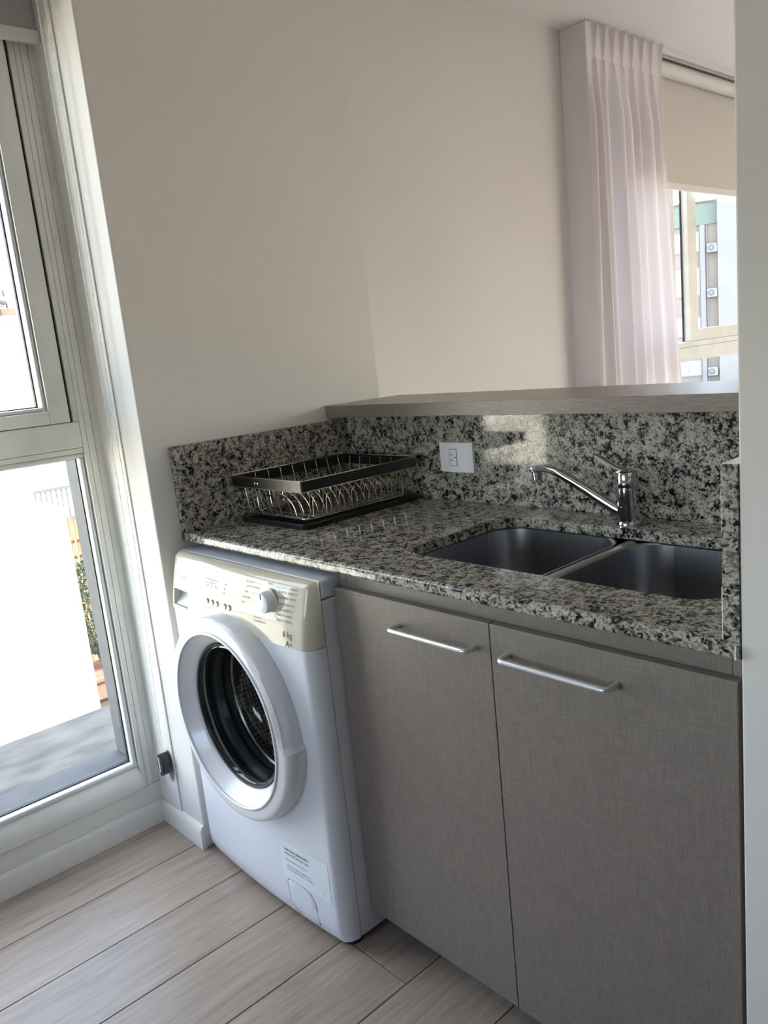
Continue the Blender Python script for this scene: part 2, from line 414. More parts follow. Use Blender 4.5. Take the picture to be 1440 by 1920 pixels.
# exterior wall in two leaves around two windows
for (x0, x1, a, b_) in ((-0.30, XW, -0.98, 0.0),):
    box(bm, x0, x1, -2.4, a, -0.3, 2.7); box(bm, x0, x1, b_, 2.42, -0.3, 2.7); box(bm, x0, x1, 5.6, 6.9, -0.3, 2.7)
    box(bm, x0, x1, a, b_, -0.3, 0.125 if x0 > -0.4 else 0.17); box(bm, x0, x1, a, b_, 2.34, 2.7)
    box(bm, x0, x1, 2.42, 5.6, -0.3, 0.20); box(bm, x0, x1, 2.42, 5.6, 2.46, 2.7)
struct('wall_left', bm, M_wall, 'painted exterior wall holding the kitchen and living room windows', smooth=False)
bm = B(); x0, x1, a, b_ = -0.44, -0.3005, -0.94, -0.037
box(bm, x0, x1, -2.4, a, -0.3, 2.7); box(bm, x0, x1, b_, 2.42, -0.3, 2.7); box(bm, x0, x1, 5.6, 6.9, -0.3, 2.7)
box(bm, x0, x1, a, b_, -0.3, 0.149); box(bm, x0, x1, a, b_, 2.34, 2.7); box(bm, x0, x1, 2.42, 5.6, -0.3, 0.20); box(bm, x0, x1, 2.42, 5.6, 2.46, 2.7)
struct('wall_outside', bm, M_render, 'grey rendered outer face of the exterior wall', smooth=False)
struct('wall_pier', bxm(XW, 0, 0, 0.809, 0, ZC, bev=0.004, seg=3), M_wall, 'tall grey painted pier beside the washing machine and worktop')
struct('wall_peninsula', bxm(0, XP, 0.6687, 0.80, 0, 1.1218), M_wall, 'low wall carrying the bar top behind the sink', smooth=False)
struct('wall_right', bxm(XP, 3.3, 0.0708, 0.86, 0, ZC, bev=0.003, seg=2), M_wall, 'painted wall end at the right edge of the view')
bm = B()                                                     # unseen wall behind the camera; its window is added to let in daylight
box(bm, -0.44, 0.2, -2.4, -2.2, 0, ZC); box(bm, 1.5, 3.45, -2.4, -2.2, 0, ZC); box(bm, 0.2, 1.5, -2.4, -2.2, 1.55, ZC); box(bm, 0.2, 1.5, -2.4, -2.2, 0, 0.85)
struct('wall_back', bm, M_wall, smooth=False)
bm = B()
for a in (0.2, 0.82, 1.44): box(bm, a, a + 0.06, -2.33, -2.27, 0.85, 1.55, bev=0.003)
for a in (0.85, 1.49): box(bm, 0.26, 1.44, -2.33, -2.27, a, a + 0.06, bev=0.003)
struct('added_window_back', bm, M_alu)
struct('wall_side', bxm(3.3, 3.45, -2.4, 0.86, 0, ZC), M_dark, smooth=False)  # unseen wall, given a dark finish to cut bounce light on the pier
bm = B()                                                     # unseen far side of the living room; window added to bring in sun and daylight
box(bm, 4.6, 4.75, 0.66, 3.5, 0, ZC); box(bm, 4.6, 4.75, 6.3, 6.9, 0, ZC); box(bm, 4.6, 4.75, 3.5, 6.3, 2.1, ZC); box(bm, 4.6, 4.75, 3.5, 6.3, 0, 0.9)
struct('wall_living', bm, M_wall, smooth=False)
bm = B()
for a in (3.5, 4.87, 6.24): box(bm, 4.64, 4.71, a, a + 0.06, 0.9, 2.1, bev=0.003)
struct('added_window_far', bm, M_alu)
struct('wall_front', bxm(-0.44, 4.75, 6.7, 6.9, 0, ZC), M_wall, smooth=False)
struct('wall_living_return', bxm(3.3, 4.75, 0.66, 0.86, 0, ZC), M_wall, smooth=False)
struct('ceiling', bxm(-0.44, 4.75, -2.4, 6.9, ZC, 2.75), M_ceil, smooth=False)

fl = struct('floor', bxm(-0.44, 4.75, -2.4, 6.9, -0.3, -0.0035), M_grout, 'wood-look porcelain plank floor with dark grout lines', smooth=False)
struct('floor_living', bxm(XW, 4.6, 0.8605, 6.7, -0.0034, 0.0), mat('pale_floor', (0.50, 0.43, 0.37), 0.4, var=(6, 0.1, (1, 8, 1))), smooth=False)  # unseen floor, added pale to bounce light onto ceiling and living wall
XL = -0.0399; PW = 0.2017; g = 0.0013
for k in range(-1, 12):
    x0 = max(XW, XL + (k - 1) * PW + g); x1 = XL + k * PW - g
    joint = 0.032 if k in (4,) else 0.032 + (0.62 if k % 2 else -0.60)
    if k in (0, 1, 2, 3): joint = (0.25, 0.45, 0.25, 0.45)[k]
    if k in (5, 6): joint = (-0.55, 0.3)[k - 5]
    ys = [joint + 1.2 * j for j in range(-3, 3)]
    for a in range(len(ys) - 1):
        y0, y1 = max(-2.2, ys[a] + g), min(0.668, ys[a + 1] - g)
        if y1 - y0 < 0.02 or x1 - x0 < 0.02: continue
        if x0 > XP - 0.1 and y1 > 0.0708: y1 = min(y1, 0.0695)
        if y1 - y0 < 0.02: continue
        obj('plank', bxm(x0, x1, y0, y1, -0.009, 0.0, bev=0.0006, seg=1), M_tile, fl, smooth=False)

def base_profile(bm, a, b_, along):
    """rounded top skirting; along 'y': wall at XW; along 'x': wall at y=0"""
    h = 0.069; t = 0.012
    P = [(0, 0), (t, 0), (t, h - 0.016), (t - 0.002, h - 0.008), (t - 0.006, h - 0.002), (0, h)]
    if along == 'y': return prism(bm, P, lambda u, v, d: (XW + u, d, v), a, b_)
    return prism(bm, P, lambda u, v, d: (d, -u, v), a, b_)
struct('baseboard_left', base_profile(B(), -2.2, -0.0005, 'y'), M_white, 'white skirting board under the kitchen window')
struct('baseboard_pier', base_profile(B(), XW + 0.0125, 0.0, 'x'), M_white, 'short white skirting board on the end of the pier')
struct('wall_window_apron', bxm(XW - 0.001, XW + 0.003, -2.2, -0.001, 0.069, 0.1245, bev=0.001), M_white)
# plaster strip on the pier end beside the window frame
struct('trim_1', bxm(XW + 0.001, -0.118, -0.004, 0.0, 0.07, ZC, bev=0.0035, seg=4), M_white, 'white painted strip on the pier end behind the bead chain')

# ------------------------------------------------------------------ kitchen window
w1 = bpy.data.objects.new('window_1', None); COL.objects.link(w1); w1.location = (XW, -0.35, 0.125)
w1['kind'] = 'structure'; w1['label'] = 'tall aluminium kitchen window with fixed lower pane and upper sash'
XF = XW
def member(bm, x0, x1, y0, y1, z0, z1, bev=0.004): box(bm, x0, x1, y0, y1, z0, z1, bev=bev, seg=3)
bm = B()
member(bm, -0.298, XF + 0.004, -0.056, -0.0425, 0.126, 2.338, 0.0015)     # right stile face in two strips
member(bm, -0.298, XF + 0.004, -0.0418, -0.0245, 0.126, 2.338, 0.0015)
member(bm, -0.298, XF + 0.004, -0.072, -0.0565, 1.1975, 2.338, 0.0015)
member(bm, -0.298, XF + 0.001, -0.0235, -0.0005, 0.126, 2.338, 0.002)     # right flange
member(bm, -0.298, XF + 0.004, -0.956, -0.908, 0.126, 2.338)
member(bm, -0.298, XF + 0.001, -0.9795, -0.957, 0.126, 2.338, 0.002)
obj('stile', bm, M_alu, w1)
bm = B(); P = [(-0.298, 0.126), (XF + 0.010, 0.126), (XF + 0.012, 0.140), (XF + 0.008, 0.160), (XF - 0.002, 0.178), (XF - 0.012, 0.188), (-0.298, 0.188)]
prism(bm, P, lambda a, b_, d: (a, d, b_), -0.908, -0.0565)
obj('bottom_rail', bm, M_alu, w1)
obj('transom', box(B(), -0.298, XF + 0.0035, -0.908, -0.0565, 1.128, 1.197, bev=0.003), M_alu, w1)
obj('transom_lip', box(B(), -0.296, XF + 0.001, -0.908, -0.0565, 1.1135, 1.1272, bev=0.002), M_alu, w1)
obj('top_rail', box(B(), -0.298, XF + 0.004, -0.908, -0.0565, 2.27, 2.338, bev=0.004), M_alu, w1)
# beads round the lower pane
bm = B()
for (a, b_) in ((-0.0700, -0.0570), (-0.9075, -0.8935)):
    lathe_pts = rrect(-0.285, XF - 0.006, a, b_, 0.006, 4)
    prism(bm, lathe_pts, lambda x, y, d: (x, y, d), 0.205, 1.098)
for (a, b_) in ((0.189, 0.204), (1.0985, 1.113)):
    P = rrect(-0.285, XF - 0.006, a, b_, 0.006, 4)
    prism(bm, P, lambda x, z, d: (x, d, z), -0.9075, -0.0570)
obj('glazing_bead', bm, M_alu2, w1)
bm = B()
for a in (-0.0730, -0.8935): box(bm, -0.281, -0.268, a, a + 0.003, 0.204, 1.099)
for a in (0.204, 1.096): box(bm, -0.281, -0.268, -0.8905, -0.0730, a, a + 0.003)
obj('glazing_gasket', bm, M_rubber, w1)
obj('pane', bxm(-0.277, -0.272, -0.892, -0.0715, 0.205, 1.098), M_pane, w1, smooth=False)
# upper sash
sa = bpy.data.objects.new('sash', None); COL.objects.link(sa); sa.parent = w1; sa.location = (0, 0, 1.1)
bm = B(); XS = -0.222
y0, y1, z0, z1 = -0.897, -0.083, 1.1990, 2.265
box(bm, -0.288, XS, y1 - 0.052, y1, z0, z1, bev=0.003); box(bm, -0.288, XS, y0, y0 + 0.052, z0, z1, bev=0.003)
box(bm, -0.288, XS, y0 + 0.052, y1 - 0.052, z0, z0 + 0.034, bev=0.003); box(bm, -0.288, XS, y0 + 0.052, y1 - 0.052, z1 - 0.04, z1, bev=0.003)
obj('sash_frame', bm, M_alu, sa)
bm = B(); a0, a1 = y0 + 0.0525, y1 - 0.0525
for (a, b_) in ((a1 - 0.011, a1), (a0, a0 + 0.011)): prism(bm, rrect(-0.280, XS - 0.008, a, b_, 0.005, 4), lambda x, y, d: (x, y, d), z0 + 0.035, z1 - 0.041)
for (a, b_) in ((z0 + 0.0345, z0 + 0.045), (z1 - 0.052, z1 - 0.0405)): prism(bm, rrect(-0.280, XS - 0.008, a, b_, 0.005, 4), lambda x, z, d: (x, d, z), a0 + 0.011, a1 - 0.011)
obj('sash_bead', bm, M_alu2, sa)
bm = B(); box(bm, -0.274, -0.262, a1 - 0.014, a1 - 0.011, z0 + 0.045, z1 - 0.05); box(bm, -0.274, -0.262, a0 + 0.011, a0 + 0.014, z0 + 0.045, z1 - 0.05); box(bm, -0.274, -0.262, a0 + 0.014, a1 - 0.014, z0 + 0.045, z0 + 0.048)
obj('sash_gasket', bm, M_rubber, sa)
obj('pane', bxm(-0.270, -0.265, a0 + 0.006, a1 - 0.006, z0 + 0.04, z1 - 0.045), M_pane, sa, smooth=False)
bm = B(); box(bm, -0.285, -0.243, -0.0825, -0.0725, 1.1975, 2.268); box(bm, -0.285, -0.246, -0.8965, -0.084, 1.1972, 1.1990); box(bm, -0.285, -0.243, -0.9075, -0.8975, 1.1975, 2.268)
obj('weather_seal', bm, M_rubber, w1)

# outside sill, reveal and ledge
struct('trim_2', bxm(-0.455, -0.30, -0.94, -0.0375, 0.150, 0.172, bev=0.003), M_render, 'smooth grey outer sill under the kitchen window')
tag(obj('window_ledge', bxm(-0.86, -0.4405, -3.2, 1.2, 0.02, 0.150, bev=0.012, seg=3), M_conc), 'weathered concrete ledge outside the kitchen window', 'ledge')

# kitchen roller blind
rb = thing('roller_blind', 'grey roller blind rolled up over the kitchen window with white bottom bar', 'blind', (-0.2, -0.35, 2.43))
obj('fabric', bxm(-0.2005, -0.1995, -0.97, -0.012, 2.138, 2.45), M_blindk, rb, smooth=False)
obj('bottom_bar', bxm(-0.208, -0.192, -0.97, -0.004, 2.110, 2.141, bev=0.004, seg=3), M_bar, rb)
obj('tube', lathe(B(), [(0.024, 0), (0.024, 0.96)], (-0.2, -0.97, 2.46), 'y', 24, True, True), M_blindk, rb)
obj('bracket', bxm(-0.236, -0.17, -0.0075, -0.004, 2.42, 2.535, bev=0.001), M_bar, rb)
def strand(top, mid, bot):
    P = []; n = int((top[2] - bot[2]) / 0.0052)
    for i in range(n + 1):
        t = i / n; z = top[2] + (bot[2] - top[2]) * t
        s = max(0, (0.95 - z) / (0.95 - bot[2])) if z < 0.95 else 0
        s = s * s * (3 - 2 * s)
        P.append(Vector((mid[0] + (bot[0] - mid[0]) * s + 0.002 * math.sin(z * 5 + mid[0] * 90), mid[1] + (bot[1] - mid[1]) * s, z)))
    return P
bm = B()
tmpl = bmesh.new(); bmesh.ops.create_uvsphere(tmpl, u_segments=6, v_segments=4, radius=0.0021)
tv = [v.co.copy() for v in tmpl.verts]; tf = [[v.index for v in f.verts] for f in tmpl.faces]; tmpl.free()
for st in (strand((-0.128, -0.025, 2.45), (-0.128, -0.025), (-0.152, -0.021, 0.258)), strand((-0.087, -0.025, 2.45), (-0.087, -0.025), (-0.136, -0.021, 0.256))):
    for p in st:
        nv = [bm.verts.new(c + p) for c in tv]
        for f in tf: bm.faces.new([nv[i] for i in f])
    tube(bm, st[::8], 0.0006, 4)
bc = obj('bead_chain', bm, M_bead, rb, recalc=False); bc['kind'] = 'stuff'

ct = thing('chain_tensioner', 'black and clear plastic chain tensioner screwed to the pier end near the floor', 'tensioner', (-0.142, 0, 0.21))
def oval(cx, cz, a, b_, n=28, lean=-0.0): return [(cx + a * math.cos(2 * PI * k / n) + lean * math.sin(2 * PI * k / n), cz + b_ * math.sin(2 * PI * k / n)) for k in range(n)]
obj('housing', prism(B(), oval(-0.142, 0.206, 0.023, 0.048), lambda x, z, d: (x, d, z), -0.030, -0.0065), M_clear, ct)
obj('pulley', prism(B(), oval(-0.144, 0.217, 0.015, 0.033), lambda x, z, d: (x, d, z), -0.0335, -0.0105), M_black, ct)
bm = B()
for k in range(7): box(bm, -0.152, -0.143, -0.0342, -0.0335, 0.196 + k * 0.0066, 0.1985 + k * 0.0066)
obj('pulley_teeth', bm, M_caulk, ct)
obj('mounting_plate', prism(B(), oval(-0.142, 0.206, 0.0265, 0.051), lambda x, z, d: (x, d, z), -0.0068, -0.0062), M_clear, ct)

# ------------------------------------------------------------------ living room window, blind, rail, curtain
w2 = bpy.data.objects.new('window_2', None); COL.objects.link(w2); w2.location = (-0.29, 4.0, 0.2)
w2['kind'] = 'structure'; w2['label'] = 'wide sliding living room window over a fixed lower pane'
bm = B()
box(bm, -0.36, XW + 0.002, 2.42, 2.48, 0.2, 2.46, bev=0.003); box(bm, -0.36, XW + 0.002, 5.54, 5.6, 0.2, 2.46, bev=0.003)
box(bm, -0.36, XW + 0.002, 2.48, 5.54, 0.2, 0.26, bev=0.003); box(bm, -0.36, XW + 0.002, 2.48, 5.54, 2.40, 2.46, bev=0.003)
obj('frame', bm, M_alu, w2)
obj('transom', bxm(-0.36, XW + 0.004, 2.48, 5.54, 1.085, 1.16, bev=0.004), M_alu, w2)
obj('transom_lip', bxm(-0.36, XW + 0.012, 2.48, 5.54, 1.1605, 1.186, bev=0.004), M_alu, w2)
l1 = bpy.data.objects.new('sliding_leaf', None); COL.objects.link(l1); l1.parent = w2; l1.location = (0, -0.8, 1)
bm = B(); box(bm, -0.355, -0.315, 3.16, 3.30, 1.1865, 2.40, bev=0.003); box(bm, -0.355, -0.315, 2.48, 3.16, 1.1865, 1.225, bev=0.003); obj('leaf_frame', bm, M_bar, l1)
obj('pane', bxm(-0.338, -0.333, 2.48, 3.17, 1.22, 2.40), M_pane, l1, smooth=False)
l2 = bpy.data.objects.new('sliding_leaf', None); COL.objects.link(l2); l2.parent = w2; l2.location = (0, 0.5, 1)
bm = B(); box(bm, -0.305, -0.265, 3.345, 3.44, 1.1865, 2.40, bev=0.003); box(bm, -0.305, -0.265, 3.44, 5.54, 1.1865, 1.252, bev=0.003); obj('leaf_frame', bm, M_alu, l2)
obj('leaf_seal', bxm(-0.3055, -0.298, 3.338, 3.3448, 1.188, 2.40), M_rubber, l2)
obj('pane', bxm(-0.288, -0.283, 3.44, 5.54, 1.25, 2.40), M_pane, l2, smooth=False)
obj('pane', bxm(-0.305, -0.300, 2.48, 5.54, 0.26, 1.086), M_pane, w2, smooth=False)

lb = thing('roller_blind', 'beige roller blind half lowered over the living room window beside the curtain', 'blind', (-0.2, 3.7, 2.45))
obj('tube', lathe(B(), [(0.010, -0.004), (0.034, 0), (0.034, 2.7), (0.010, 2.704)], (-0.190, 2.5, 2.486), 'y', 28, True, True), M_bar, lb)
obj('fabric', bxm(-0.2225, -0.2215, 2.52, 5.18, 1.985, 2.486), M_blind, lb, smooth=False)
obj('bottom_bar', bxm(-0.231, -0.213, 2.515, 5.185, 1.950, 1.9848, bev=0.004, seg=3), M_bar, lb)
obj('bracket', bxm(-0.2385, -0.16, 2.494, 2.497, 2.44, 2.5395), M_alu, lb)
obj('bracket', bxm(-0.2385, -0.16, 5.203, 5.206, 2.44, 2.5395), M_alu, lb)
cr_ = thing('curtain_rail', 'white aluminium curtain rail fixed to the living room ceiling', 'rail', (-0.13, 3.8, ZC))
bm = B(); box(bm, -0.150, -0.118, 2.242, 5.3, 2.532, 2.5398, bev=0.0015); box(bm, -0.150, -0.146, 2.242, 5.3, 2.512, 2.532); box(bm, -0.122, -0.118, 2.242, 5.3, 2.512, 2.532)
obj('track', bm, M_bar, cr_)
for k in range(3): obj('screw', lathe(B(), [(0.003, 0), (0.003, 0.002)], (-0.134, 3.0 + k * 0.55, 2.530), 'z', 10, True, True), M_chrome, cr_)

cu_t = thing('curtain', 'pale pinkish sheer curtain with pinch pleats drawn to the left of the living room window', 'curtain', (-0.13, 2.55, 0.02))
def curtain_bm(z0, z1, nz, header):
    bm = B(); NS = 420; rows = []
    for j in range(nz + 1):
        z = z0 + (z1 - z0) * j / nz
        f = max(0.0, min(1.0, (2.53 - z) / 1.5)); yl = 2.222 - 0.012 * f; yr = 2.800 + 0.135 * f
        ret = 0.085                                              # return to the wall
        tot = (yr - yl) + ret; row = []
        drop = max(0.0, (2.40 - z))
        for i in range(NS + 1):
            s = i / NS * tot
            if s < ret:
                q = s / ret; x = XW + 0.006 + (-0.108 - XW - 0.006) * q; y = yl + 0.003 * math.sin(q * 3)
                row.append(bm.verts.new((x, y, z))); continue
            q = (s - ret) / (tot - ret); y = yl + (yr - yl) * q
            n = 8.0; ph = q * n
            # pinch pleats crowd to the right like the photo
            ph = n * (q ** 0.86)
            fr = ph - math.floor(ph + 0.5)                      # -.5...5, pleat at 0
            kk = int(math.floor(ph + 0.5)); rnd = math.sin(kk * 12.9898) * 0.5
            hump = math.exp(-(fr / 0.10) ** 2)
            trip = 0.012 * math.exp(-(fr / 0.045) ** 2) - 0.006 * math.exp(-((abs(fr) - 0.07) / 0.02) ** 2)
            if z > 2.395:
                t = (z - 2.395) / 0.135
                x = -0.108 + 0.016 * (0.45 + 0.75 * t) * hump * (0.8 + 0.3 * rnd) + trip * t
            else:
                k2 = min(1.0, drop / 0.22)
                wob = 0.024 * math.sin(2 * PI * (ph + 0.12 * rnd + 0.06 * math.sin(z * 2.1 + kk)) + 0.5)
                fine = 0.005 * math.sin(2 * PI * ph * 1.5 + 1.7 + z * 0.8)
                wide = 0.012 * math.sin(2 * PI * q * 2.6 + z * 0.7)
                fold = math.exp(-(fr / (0.10 + 0.22 * k2)) ** 2)
                x = -0.108 + 0.015 * fold * (1 - 0.4 * k2) + k2 * (wob * (0.75 + 0.5 * rnd) + fine + wide)
            if s - ret < 0.02: x = x * ((s - ret) / 0.02) + (-0.108) * (1 - (s - ret) / 0.02)
            x = max(x, -0.205)
            row.append(bm.verts.new((x, y, z)))
        rows.append(row)
    for j in range(nz):
        for i in range(NS): bm.faces.new((rows[j][i], rows[j][i + 1], rows[j + 1][i + 1], rows[j + 1][i]))
    return bm
obj('drape', curtain_bm(0.02, 2.395, 60, False), M_cloth, cu_t, ang=180)
obj('heading', curtain_bm(2.3955, 2.529, 8, True), M_cloth, cu_t, ang=180)

# ------------------------------------------------------------------ bar top
tag(obj('bar_top', bxm(0.0006, XP - 0.0006, 0.5858, 0.8834, 1.1222, 1.157, bev=0.0012, seg=2), M_shelf), 'dark woven laminate bar top running above the granite splashback', 'shelf')

# ------------------------------------------------------------------ granite
r = 0.009
prof = [(D + 0.0195, ZU), (D + 0.0195, CT)]
for k in range(7):
    a = PI / 2 + k * (PI / 2) / 6
    prof.append((CFR + r + r * math.cos(a), CT - r + r * math.sin(a)))
for k in range(4):
    a = PI + k * (PI / 2) / 3
    prof.append((CFR + 0.005 + 0.005 * math.cos(a), ZU + 0.005 + 0.005 * math.sin(a)))
top = obj('worktop', prism(B(), prof, lambda y, z, d: (d, y, z), 0.0204, XP - 0.0006), M_gran)
boolean(top, prism(B(), rrect(0.697, 1.372, 0.194, 0.545, 0.068, 10), lambda x, y, d: (x, y, d), 0.7, 1.0))
tag(top, 'speckled grey granite worktop with a cut-out for the double sink', 'worktop')
tag(obj('splashback', bxm(0.0005, 0.020, CFR, D + 0.0195, ZU, 1.1136, bev=0.0012), M_gran), 'granite splashback on the pier behind the dish rack', 'splashback')
tag(obj('splashback', bxm(0.0204, 1.4365, D, D + 0.0195, CT + 0.0003, 1.1214, bev=0.001), M_gran), 'long granite splashback under the bar top behind the tap', 'splashback')
sr = thing('splashback', 'end-on granite splashback at the right of the sink beside the wall end', 'splashback', (1.448, 0.36, CT))
obj('slab', bxm(1.4368, XP - 0.0006, 0.0697, D + 0.019, 0.9612, 1.1184, bev=0.001), M_gran, sr)
obj('slab', bxm(1.4368, XP - 0.0006, 0.0697, D + 0.019, CT + 0.0003, 0.9604, bev=0.001), M_gran, sr)
bm = B(); box(bm, 1.438, XP - 0.0008, 0.072, D - 0.001, 1.1184, 1.1192); box(bm, 1.4352, 1.4367, 0.071, 0.19, CT + 0.0002, 0.9602, bev=0.0006)
obj('sealant', bm, M_caulk, sr)
bm = B()
tube(bm, [(XP - 0.004, CFR - 0.0005, ZU + 0.019), (XP - 0.0045, CFR - 0.001, ZU + 0.008), (XP - 0.004, CFR - 0.0005, ZU + 0.001)], [0.0012, 0.0009, 0.0022], 6)
obj('sealant', bm, M_caulk, sr)

# ------------------------------------------------------------------ sink
sk_ = thing('double_sink', 'undermount stainless steel double bowl sink set in the granite worktop', 'sink', (1.03, 0.37, ZU))
def bowl(x0, x1, y0, y1, dep):
    bm = B(); z0 = ZU - 0.0012; lv = []
    def loop(d, rad, z): return [bm.verts.new((a, b_, z)) for a, b_ in rrect(x0 + d, x1 - d, y0 + d, y1 - d, rad, 8)]
    R = 0.072
    lv = [loop(-0.006, R + 0.006, z0), loop(-0.001, R, z0), loop(0.002, R, z0 - 0.003), loop(0.0042, R, z0 - 0.04), loop(0.0066, R, z0 - 0.08), loop(0.0095, R, z0 - dep + 0.03), loop(0.014, R - 0.006, z0 - dep + 0.012), loop(0.024, R - 0.014, z0 - dep + 0.003), loop(0.04, R - 0.03, z0 - dep)]
    for A, C in zip(lv, lv[1:]):
        n = len(A)
        for k in range(n): bm.faces.new((A[k], A[(k + 1) % n], C[(k + 1) % n], C[k]))
    bm.faces.new(lv[-1])
    return bm
for (a, b_) in ((0.690, 1.010), (1.040, 1.378)):
    bo = obj('bowl', bowl(a, b_, 0.188, 0.551, 0.17), M_steel, sk_, recalc=False)
    cx = (a + b_) / 2
    obj('drain', lathe(B(), [(0.045, 0.0), (0.043, 0.002), (0.036, 0.002), (0.033, -0.002), (0.0, -0.002)][:4], (cx, 0.37, ZU - 0.170), 'z', 32, False, True), M_chrome, bo)
bm = B(); P = []
for k in range(9):
    a = PI * k / 8; P.append((1.025 + 0.0165 * math.cos(a), ZU - 0.010 + 0.0085 * math.sin(a)))
prism(bm, [(1.0415, ZU - 0.035)] + P + [(1.0085, ZU - 0.035)], lambda x, z, d: (x, d, z), 0.205, 0.545)
obj('divider', bm, mat('polished_steel', (0.62, 0.60, 0.56), 0.3, metal=1.0), sk_)

# ------------------------------------------------------------------ tap
fx, fy = 0.995, 0.584
fc = thing('kitchen_tap', 'chrome single lever kitchen tap with long low spout behind the sink', 'tap', (fx, fy, CT))
obj('base_ring', lathe(B(), [(0.0255, 0.0003), (0.0255, 0.006), (0.024, 0.0085), (0.0225, 0.0085)], (fx, fy, CT), 'z', 40, True, False), M_chrome, fc)
obj('body', lathe(B(), [(0.0222, 0.0088), (0.0222, 0.040), (0.0216, 0.0405), (0.0216, 0.0415), (0.0222, 0.042), (0.0222, 0.078), (0.0214, 0.079), (0.0214, 0.0805)], (fx, fy, CT), 'z', 40, True, False), M_chrome, fc)
obj('head', lathe(B(), [(0.0230, 0.081), (0.0234, 0.084), (0.0234, 0.107), (0.0215, 0.1125), (0.012, 0.117), (0.003, 0.118)], (fx, fy, CT), 'z', 40, True, True), M_chrome, fc)
# lever: flat tapered blade rising to the left
def blade(path, wid, thk, side):
    bm = B(); rings = []
    for i, p in enumerate(path):
        p = Vector(p); t = (Vector(path[min(i + 1, len(path) - 1)]) - Vector(path[max(i - 1, 0)])).normalized()
        sd = Vector(side).normalized(); up = t.cross(sd).normalized()
        ring = []
        for k in range(16):
            a = 2 * PI * k / 16; ca, sa_ = math.cos(a), math.sin(a)
            ex = 0.55
            ring.append(bm.verts.new(p + sd * (math.copysign(abs(ca) ** ex, ca) * wid[i]) + up * (math.copysign(abs(sa_) ** ex, sa_) * thk[i])))
        rings.append(ring)
    for A, C in zip(rings, rings[1:]):
        for k in range(16): bm.faces.new((A[k], A[(k + 1) % 16], C[(k + 1) % 16], C[k]))
    bm.faces.new(rings[0]); bm.faces.new(rings[-1])
    return bm
lev = [(fx + 0.004, fy, CT + 0.112), (fx - 0.016, fy, CT + 0.1165), (fx - 0.035, fy - 0.001, CT + 0.126), (fx - 0.055, fy - 0.002, CT + 0.137), (fx - 0.070, fy - 0.003, CT + 0.1455), (fx - 0.073, fy - 0.003, CT + 0.147)]
obj('lever', blade(lev, [0.012, 0.0125, 0.010, 0.0085, 0.007, 0.004], [0.006, 0.0058, 0.0048, 0.004, 0.003, 0.0018], (0, 1, 0)), M_chrome, fc)
dirx = Vector((-0.985, -0.17, 0)).normalized(); sd = (-dirx.y, dirx.x, 0)
sp = []
for d_, h in ((0.008, 0.022), (0.03, 0.033), (0.06, 0.052), (0.09, 0.071), (0.12, 0.089), (0.145, 0.103), (0.165, 0.1125), (0.185, 0.1175), (0.203, 0.1175), (0.214, 0.115), (0.219, 0.111)):
    sp.append((fx + dirx.x * d_, fy + dirx.y * d_, CT + h))
obj('spout', blade(sp, [0.012, 0.012, 0.012, 0.0118, 0.0115, 0.0115, 0.012, 0.0125, 0.0128, 0.0125, 0.009], [0.0115, 0.0112, 0.0105, 0.0098, 0.009, 0.0085, 0.008, 0.0078, 0.0078, 0.0075, 0.004], sd), M_chrome, fc)
ax, ay = fx + dirx.x * 0.206, fy + dirx.y * 0.206
obj('aerator', lathe(B(), [(0.0095, 0.0), (0.0108, 0.0006), (0.0108, 0.0085), (0.0118, 0.009), (0.0118, 0.018)], (ax, ay, CT + 0.0915), 'z', 28, True, True), M_chrome, fc)

# ------------------------------------------------------------------ socket
so = thing('wall_socket', 'white rectangular power socket on the granite splashback', 'socket', (0.4615, D, 1.007))
bm = B(); P = [(0.4025, D - 0.0003), (0.4025, D - 0.004)]
for k in range(11):
    t = -1 + 2 * k / 10; P.append((0.4615 + 0.058 * t, D - 0.0125 + 0.0060 * t * t))
P += [(0.5205, D - 0.004), (0.5205, D - 0.0003)]
prism(bm, P, lambda x, y, d: (x, y, d), 0.968, 1.046)
obj('plate', bm, M_plate, so)
def spy(x): t = (x - 0.4615) / 0.058; return D - 0.0125 + 0.0060 * t * t
mo = obj('module', bxm(0.4440, 0.4685, spy(0.4615) - 0.0013, D - 0.008, 0.986, 1.0285, bev=0.0006), M_plate, so)
bm = B()
for (a, b_, c_, d_) in ((0.4432, 0.4438, 0.9852, 1.0293), (0.4687, 0.4693, 0.9852, 1.0293), (0.4432, 0.4693, 0.9852, 0.9858), (0.4432, 0.4693, 1.0287, 1.0293)): box(bm, a, b_, spy(0.455) - 0.0011, D - 0.008, c_, d_)
obj('seam', bm, M_seam, so)
def slot(cx, cz, ang, L=0.0062, wd=0.0019):
    bm = B(); yy = spy(0.4615) - 0.0013
    ca, sa_ = math.cos(ang), math.sin(ang)
    P = [(cx + u * ca - v * sa_, cz + u * sa_ + v * ca) for u, v in ((-L / 2, -wd / 2), (L / 2, -wd / 2), (L / 2, wd / 2), (-L / 2, wd / 2))]
    return prism(bm, P, lambda x, z, d: (x, d, z), yy - 0.0003, yy + 0.002)
for a in ((0.4515, 1.0145, 0.85), (0.4520, 1.0005, -0.85), (0.4635, 1.0075, 0.0)): obj('slot', slot(*a), M_hole, so)

